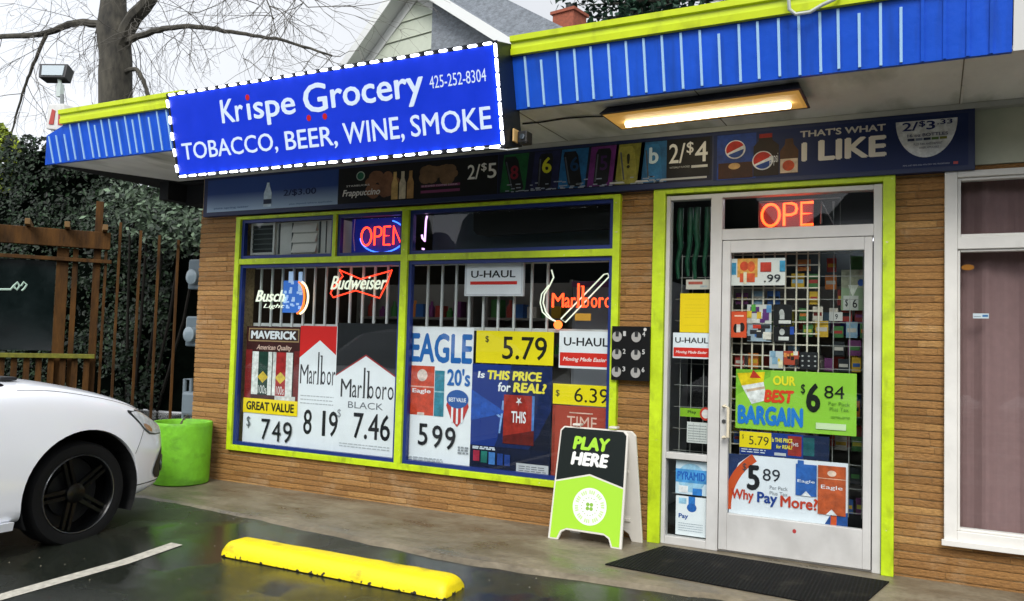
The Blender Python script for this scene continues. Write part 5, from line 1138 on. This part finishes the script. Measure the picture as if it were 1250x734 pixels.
obj('bottom_rail', MB().box(-4.2, -.08, -.06, -.02, .2, .26), WOOD, fc)
for i in range(26): obj('picket', MB().box(-4.1+i*.155, -4.02+i*.155, -.018, .004, .02, .953), WOOD, fc)
ps = empty('patio_screen', (-9.867, 2.5, 0), 'dark glass patio screen with white script between the pergola posts', 'screen', rot=(0, 0, PA))
obj('panel', MB().box(-2.03, -.69, .08, .09, 1.06, 2.39), mat('dark_screen', '#0c1616', .15, var=.3, vscale=3), ps)
mb = MB(); sx_ = -1.45
mb.tube([(sx_, .074, 1.93), (sx_+.2, .074, 1.94), (sx_+.24, .074, 2.0), (sx_+.28, .074, 2.05), (sx_+.31, .074, 2.0), (sx_+.28, .074, 1.94), (sx_+.24, .074, 1.98)], .018, 6)
mb.tube([(sx_+.33, .074, 2.0), (sx_+.36, .074, 2.06), (sx_+.40, .074, 2.02), (sx_+.37, .074, 1.96), (sx_+.34, .074, 1.93)], .016, 6)
obj('lettering', mb, mat('screen_script', '#a9c4b4', .6), ps, smooth=True)

# ------------------------------------------------------------------ vegetation
def leaf_mat(name, c0, c1, rough=.45):
    m = bpy.data.materials.new(name); m.use_nodes = True; t = m.node_tree; b = t.nodes['Principled BSDF']
    g = t.nodes.new('ShaderNodeNewGeometry'); r = t.nodes.new('ShaderNodeValToRGB'); r.color_ramp.elements[0].color = lin(c0); r.color_ramp.elements[1].color = lin(c1)
    r.color_ramp.elements[1].position = .86; nl = r.color_ramp.elements.new(.97); nl.color = tuple(min(1, 1.9*q) for q in lin(c1)[:3])+(1,)
    t.links.new(g.outputs['Random Per Island'], r.inputs[0]); t.links.new(r.outputs[0], b.inputs['Base Color']); b.inputs['Roughness'].default_value = rough; b.inputs['Specular IOR Level'].default_value = .22
    return m
def leaves(mb, P, size, rr, n_bias=Vector((0.4, -.8, .5))):
    nrm = (Vector((rr.gauss(0, 1), rr.gauss(0, 1), rr.gauss(0, 1)))*.55+n_bias).normalized()
    a = nrm.orthogonal().normalized(); ang = rr.random()*6.28; b = nrm.cross(a)
    u = a*math.cos(ang)+b*math.sin(ang); v = nrm.cross(u); s = size*rr.uniform(.5, 1.55)
    mb.poly([P-u*s, P-v*s*.55+nrm*s*.12, P+u*s, P+v*s*.55+nrm*s*.12])
IVY = leaf_mat('ivy_leaf', '#060d07', '#1f2f1d', .5)
# ivy-covered bank behind the pergola
def ivy_top(x): return cub([(-30, 5.0), (-18, 5.2), (-15.4, 5.35), (-13.8, 4.9), (-12.8, 4.5), (-11.8, 4.35), (-10.9, 3.9), (-10.2, 3.5), (-9.6, 3.1), (-8, 2.9), (-6, 2.8)], x)
ivy = empty('ivy_bank', (-13, 5, 0), 'tall dark ivy bank behind the timber pergola', 'ivy')
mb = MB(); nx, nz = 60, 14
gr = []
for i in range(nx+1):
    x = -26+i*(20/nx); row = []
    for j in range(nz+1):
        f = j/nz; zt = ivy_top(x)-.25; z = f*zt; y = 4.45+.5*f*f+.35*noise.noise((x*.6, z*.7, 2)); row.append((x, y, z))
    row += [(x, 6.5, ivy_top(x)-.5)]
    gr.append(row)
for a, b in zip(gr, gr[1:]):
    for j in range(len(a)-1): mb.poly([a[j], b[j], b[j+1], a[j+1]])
obj('shade_core', mb, mat('ivy_shadow', '#070b08', .95, spec=.0, var=.4, vscale=6), ivy)  # near-black core sheet: deep shade between the leaves put into its colour
rr = random.Random(2); mb = MB()
for _ in range(42000):
    x = -24+16.5*rr.random() if rr.random() > .45 else -16+7*rr.random(); f = rr.random()**.75; zt = ivy_top(x)+.25*noise.noise((x*2.3, 1, 0))
    z = f*zt; c = noise.noise((x*1.1, z*1.3, 7))+.5*noise.noise((x*3, z*3, 1))
    if c < -.08 and rr.random() < .85: continue
    if x > -10.6 and z < 2.9+.3*noise.noise((x*4, z*4, 0)): continue  # no leaves here, so the black core stands in for deep shade
    y = 4.25+.5*f*f+.35*noise.noise((x*.6, z*.7, 2))-.25*max(0, c)*rr.random()-.12*rr.random()
    leaves(mb, Vector((x, y, z)), .047, rr)
obj('foliage', mb, IVY, ivy, fixn=False)
iv2 = empty('ivy_overhang', (-9.6, 3.6, 0), 'paler ivy clump hanging under the roof corner', 'ivy')
mb = MB(); LI = leaf_mat('ivy_pale', '#142017', '#4c5c48', .4)
for _ in range(2600):
    t = rr.random(); cx_ = -11.2+2.6*t; cz_ = 3.55-.75*t+.12*math.sin(t*9); P = Vector((cx_+rr.gauss(0, .2), 3.55+rr.gauss(0, .14), cz_+rr.gauss(0, .17)))
    leaves(mb, P, .05, rr)
obj('foliage', mb, LI, iv2, fixn=False)
mb = MB()
for k in range(5): mb.tube([(-11.6+.2*k, 4.3, .0), (-11.3+.35*k, 4.0, 1.6), (-10.9+.42*k, 3.65, 3.0), (-10.6+.45*k, 3.6, 3.5-.12*k)], [.03, .025, .02, .01], 6)
obj('vine', mb, mat('vine_bark', '#1c1812', .9), iv2)
shr = empty('shrub', (-16.6, 5.2, 0), 'yellow-green shrub tip above the left end of the ivy', 'shrub')
mb = MB()
for _ in range(3000):
    a = rr.random()*6.28; h_ = rr.random(); r_ = (.95*(1-h_)**.6)*math.sqrt(rr.random()); leaves(mb, Vector((-16.9+r_*math.cos(a)*1.1, 4.9+r_*math.sin(a)*.7, 4.3+1.5*h_+.15*noise.noise((a*2, h_*4, 3)))), .055, rr)
obj('foliage', mb, leaf_mat('yellow_leaf', '#33431a', '#7c8a1f', .45), shr, fixn=False)
mb = MB()
for k in range(6): mb.tube([(-16.9+.1*k-.25, 4.9, 0), (-16.9+.2*k-.5, 4.85, 3.2), (-16.9+.3*k-.75, 4.8, 5.0)], [.05, .03, .01], 6)
obj('stem', mb, mat('vine_bark', ''), shr)

# bare tree
BARK = mat('bare_bark', '#3f3c34', .9, var=.85, vscale=4, stretch=(1, 1, .35), bump=.6, bscale=20)
tr = empty('bare_tree', (-15.9, 7, 0), 'leafless grey tree with drooping twigs behind the roof', 'tree')
def wob(path, amt, rr, sub=4):
    res = []
    P = [Vector(p) for p in path]
    for i in range(len(P)-1):
        p0 = P[max(i-1, 0)]; p1 = P[i]; p2 = P[i+1]; p3 = P[min(i+2, len(P)-1)]
        for k in range(sub):
            t = k/sub; q = .5*((2*p1)+(-p0+p2)*t+(2*p0-5*p1+4*p2-p3)*t*t+(-p0+3*p1-3*p2+p3)*t**3)
            res.append(q+Vector((rr.gauss(0, amt), rr.gauss(0, amt), rr.gauss(0, amt))))
    res.append(P[-1]); return res
def taper(n, a, b): return [a+(b-a)*i/(n-1) for i in range(n)]
rr = random.Random(14)
tk = wob([(-15.85, 7, -.1), (-15.8, 7, 3), (-15.95, 7, 5.5), (-16.05, 7, 7.5), (-16.25, 7, 8.6), (-16.35, 7.05, 10), (-16.5, 7.1, 12.5), (-16.4, 7.2, 15)], .012, rr)
mb = MB().tube(tk, [.46, .44, .43, .42, .41, .405, .40, .40, .395, .39, .385, .38, .38, .37, .37, .38, .37, .33, .30, .28, .26, .24, .22, .20, .18, .15, .12, .08, .05][:len(tk)], 14)
trunk = obj('trunk', mb, BARK, tr, smooth=True)
limbs = [([(-16.5, 7, 8.75), (-16.9, 7, 8.85), (-17.6, 6.9, 8.95), (-18.7, 6.8, 8.80), (-20.8, 6.5, 8.85), (-23, 6.2, 8.3)], .11, .05),
         ([(-15.75, 7, 8.25), (-15.2, 7, 8.32), (-14.2, 6.9, 8.30), (-13.1, 6.8, 8.12), (-11.9, 6.8, 7.8), (-10.6, 6.8, 7.45), (-9.4, 6.9, 7.0)], .085, .02),
         ([(-15.95, 7, 8.2), (-15.55, 7.0, 8.75), (-15.0, 7, 9.15), (-14.6, 7, 9.9), (-13.6, 6.9, 11.5)], .21, .10),
         ([(-15.75, 7, 7.5), (-15.3, 6.95, 7.5), (-14.9, 6.9, 7.1), (-14.55, 6.9, 6.4)], .06, .035),
         ([(-18.5, 6.8, 8.8), (-18.8, 6.7, 8.0), (-19.2, 6.7, 7.3), (-19.6, 6.7, 6.2)], .05, .02),
         ([(-16.4, 7, 9.9), (-17.4, 6.6, 10.8), (-19, 6.2, 11.4), (-21, 6, 11.2)], .13, .04),
         ([(-14.3, 7, 10.4), (-12.6, 6.6, 10.9), (-10.9, 6.3, 10.7), (-9.2, 6.2, 10.0)], .10, .03),
         ([(-16.4, 7.1, 11), (-15.4, 6.4, 11.8), (-13.4, 6, 12.0), (-11.5, 5.9, 11.6)], .10, .03),
         ([(-12.9, 6.8, 9.5), (-12.0, 6.7, 9.2), (-11.0, 6.7, 8.9), (-9.9, 6.7, 8.0)], .035, .01),
         ([(-12.2, 6.6, 10.8), (-11.9, 6.7, 9.4), (-11.2, 6.7, 8.6), (-10.8, 6.7, 7.9)], .03, .01)]
lp = []
for pth, a, b in limbs:
    w_ = wob(pth, .007, rr, 6); lp.append(w_)
    obj('limb', MB().tube(w_, taper(len(w_), a, b), 8), BARK, tr, smooth=True)
mb = MB()
def twig(p, d_, ln, r_, depth):
    pts = [p]; q = p.copy(); v = d_.normalized(); n_ = 6
    for i in range(n_):
        v = (v+Vector((rr.gauss(0, .3), rr.gauss(0, .2), rr.gauss(0, .2)-.07))).normalized(); q = q+v*ln/n_; pts.append(q.copy())
    mb.tube(pts, taper(len(pts), r_, r_*.35), 4, cap=False)
    if depth > 0:
        for k in range(rr.randint(2, 4)):
            i = rr.randint(1, n_-1); twig(pts[i], (pts[i]-pts[i-1]).normalized()+Vector((rr.gauss(0, .7), rr.gauss(0, .4), rr.gauss(0, .5))), ln*rr.uniform(.4, .75), r_*.6, depth-1)
for li, w_ in enumerate(lp):
    for k in range(17 if li not in (3, 4) else 8):
        i = rr.randint(2, len(w_)-1); d_ = Vector((rr.gauss(0, .7), rr.gauss(0, .4), rr.uniform(-1, .35)))
        twig(w_[i], d_, rr.uniform(1.0, 2.8), .010, 2)
obj('twigs', mb, mat('twig_bark', '#605c56', .9), tr, fixn=False)

# floodlight on the roof corner with a white junction box
fl = empty('floodlight', (-6.09, -.88, 3.2), 'black floodlight on a short post above the left roof corner', 'floodlight')
obj('pole', MB().tube([(-6.02, -.88, 3.205), (-6.06, -.88, 3.62)], .018, 8), mat('pole_grey', '#7a7f80', .5), fl, smooth=True)
obj('bracket', MB().box(-6.12, -6.06, -.90, -.86, 3.60, 3.72).tube([(-6.09, -.88, 3.70), (-6.10, -.89, 3.78)], .018, 8), mat('clear_bracket', '#b9c4c0', .4), fl)
Mx = Matrix.Translation((-6.15, -.90, 3.83)) @ Matrix.Rotation(R(24), 4, 'Z') @ Matrix.Rotation(R(-18), 4, 'X')
obj('head', MB().hexa([(-.125, -.04, -.075), (.135, -.04, -.075), (.125, .08, -.06), (-.115, .08, -.06), (-.15, -.04, .08), (.13, -.04, .08), (.12, .09, .085), (-.12, .09, .085)]).xf(Mx), mat('lamp_black', '#17191d', .5), fl, bevel=.006)
obj('lamp_glass', MB().hexa([(-.095, -.048, -.055), (.11, -.048, -.055), (.11, -.0405, -.055), (-.095, -.0405, -.055), (-.115, -.048, .055), (.105, -.048, .055), (.105, -.0405, .055), (-.115, -.0405, .055)]).xf(Mx), mat('lamp_glass', '#a9b4ba', .15), fl)
jb = empty('junction_box', (-6.02, -.9, 3.3), 'white weathered box with red marks at the left roof corner', 'box')
obj('box', MB().hexa([(-6.17, -.95, 3.28), (-5.86, -.95, 3.23), (-5.86, -.82, 3.23), (-6.17, -.82, 3.28), (-6.15, -.95, 3.52), (-5.93, -.95, 3.50), (-5.93, -.82, 3.50), (-6.15, -.82, 3.52)]), mat('box_white', '#cfcfcc', .55, var=.15, vscale=18), jb, bevel=.01)
obj('red_mark', MB().prism([(-6.12, 3.32), (-6.05, 3.31), (-6.03, 3.44), (-6.08, 3.46)], -.957, -.9515), mat('box_red_mark', '#a8352b', .5), jb)
obj('red_mark', MB().prism([(-5.98, 3.30), (-5.90, 3.29), (-5.95, 3.38), (-5.98, 3.44)], -.957, -.9515), mat('box_red_mark', ''), jb)
obj('roof_flashing', MB().prism([(-5.88, 3.30), (-4.3, 3.30), (-4.3, 3.385), (-5.0, 3.43), (-5.40, 3.51), (-5.86, 3.50)], -.80, -.78), mat('white_flashing', '#d2d2cf', .5, var=.08), shop)
# house behind the shop
HA = R(-10)
hs = empty('gabled_house', (-8.5, 9, 0), 'pale gabled house with grey shingle roof rising behind the shop sign', 'house', rot=(0, 0, HA))
WHT = mat('house_trim', '#d6d8d6', .6); SIDE = mat('house_siding', '#b9c0b0', .7, var=.06)
SHING = mat('grey_shingle', '#7d838a', .9, var=.35, vscale=9, bump=.6, bscale=25, stretch=(1, 1, 2))
sL, sR, ax_, az_ = .835, .69, -.847, 9.656
def rake(x, drop=0): return az_-(sL*(ax_-x) if x < ax_ else sR*(x-ax_))-drop
xl, xr = -4.6, 4.2
obj('wall', MB().prism([(xl+.5, 0), (xr-.5, 0), (xr-.5, rake(xr-.5, .25)), (ax_, az_-.25), (xl+.5, rake(xl+.5, .25))], .48, 9.0), SIDE, hs)
mb = MB(); z = 9.55
while z > 5.5:
    def xa(zz): return ax_-(az_-.24-zz)/sL
    def xb_(zz): return ax_+(az_-.24-zz)/sR
    if az_-.24-z > .05: mb.hexa([(max(xl+.5, xa(z-.405)), .44, z-.395), (min(xr-.5, xb_(z-.405)), .44, z-.395), (min(xr-.5, xb_(z-.405)), .478, z-.395), (max(xl+.5, xa(z-.405)), .478, z-.395), (max(xl+.5, xa(z)), .472, z-.008), (min(xr-.5, xb_(z)), .472, z-.008), (min(xr-.5, xb_(z)), .478, z-.008), (max(xl+.5, xa(z)), .478, z-.008)])
    z -= .41
obj('siding', mb, SIDE, hs)
mb = MB()
for (xa_, xb2) in ((xl, ax_), (ax_, xr)): mb.prism([(xa_, rake(xa_, .06)), (xb2, rake(xb2, .06)), (xb2, rake(xb2)), (xa_, rake(xa_))], .02, 9.3)
rf = obj('roof', mb, SHING, hs)
mb = MB()
for (xa_, xb2) in ((xl, ax_), (ax_, xr)):
    mb.prism([(xa_, rake(xa_, .27)), (xb2, rake(xb2, .27)), (xb2, rake(xb2, .012)), (xa_, rake(xa_, .012))], -.02, .019)
    mb.prism([(xa_, rake(xa_, .20)), (xb2, rake(xb2, .20)), (xb2, rake(xb2, .062)), (xa_, rake(xa_, .062))], .0192, .46)
    mb.prism([(xa_, rake(xa_, .50)), (xb2, rake(xb2, .50)), (xb2, rake(xb2, .21)), (xa_, rake(xa_, .21))], .43, .4585)
obj('rake_board', mb, WHT, hs)
HB = [(1.854, 8.521), (3.258, 7.645)]
sl_ = (HB[1][1]-HB[0][1])/(HB[1][0]-HB[0][0]); bx_ = HB[0][0]; bz_ = HB[0][1]
def back(x): return bz_+sl_*(x-bx_)
top_ = -.3
obj('rear_roof', MB().prism([(top_, 6.5), (4.6, 6.5), (4.6, back(4.6)), (top_, back(top_))], .40, 8.8), SHING, hs)
ch = obj('chimney', MB().box(.49, 1.12, 4.0, 4.6, 8.5, 9.72).box(.44, 1.17, 3.95, 4.65, 9.725, 9.80), mat('chimney_brick', '#8a4a35', .85, var=.3, vscale=14), rf)
obj('flue', MB().lathe([(.12, 9.8), (.10, 10.02)], (.8, 4.3, 0), 14), BLKP, ch)
# evergreen at the top right, far behind
eg = empty('evergreen_tree', (-6.5, 17, 0), 'tall dark evergreen tree beyond the roof and brick chimney', 'tree')
obj('trunk', MB().tube([(-6.5, 17, 0), (-6.5, 17, 8), (-6.5, 17, 17)], [.4, .3, .05], 10), BARK, eg, smooth=True)
mb = MB(); br = MB(); rr = random.Random(9)
for k in range(150):
    h_ = 7.0+9.5*(k/150.0); rad = 3.9*(1-(h_-7.0)/10.5)**.8*rr.uniform(.6, 1.05)+.25; a = rr.random()*6.28
    e_ = Vector((-6.5+rad*math.cos(a), 17+rad*math.sin(a), h_-.25*rad+rr.uniform(-.2, .3)))
    br.tube([(-6.5, 17, h_+.2), e_], [.045, .01], 4)
    for q in range(70):
        t = rr.uniform(.15, 1.03); P = Vector((-6.5, 17, h_+.2)).lerp(e_, t)+Vector((rr.gauss(0, .16), rr.gauss(0, .16), rr.gauss(0, .1)-.10*t))
        leaves(mb, P, .12, rr, Vector((0, -.2, .9)))
obj('branches', br, BARK, eg); obj('crown', mb, leaf_mat('fir_needles', '#0d1f18', '#25402f', .6), eg, fixn=False)
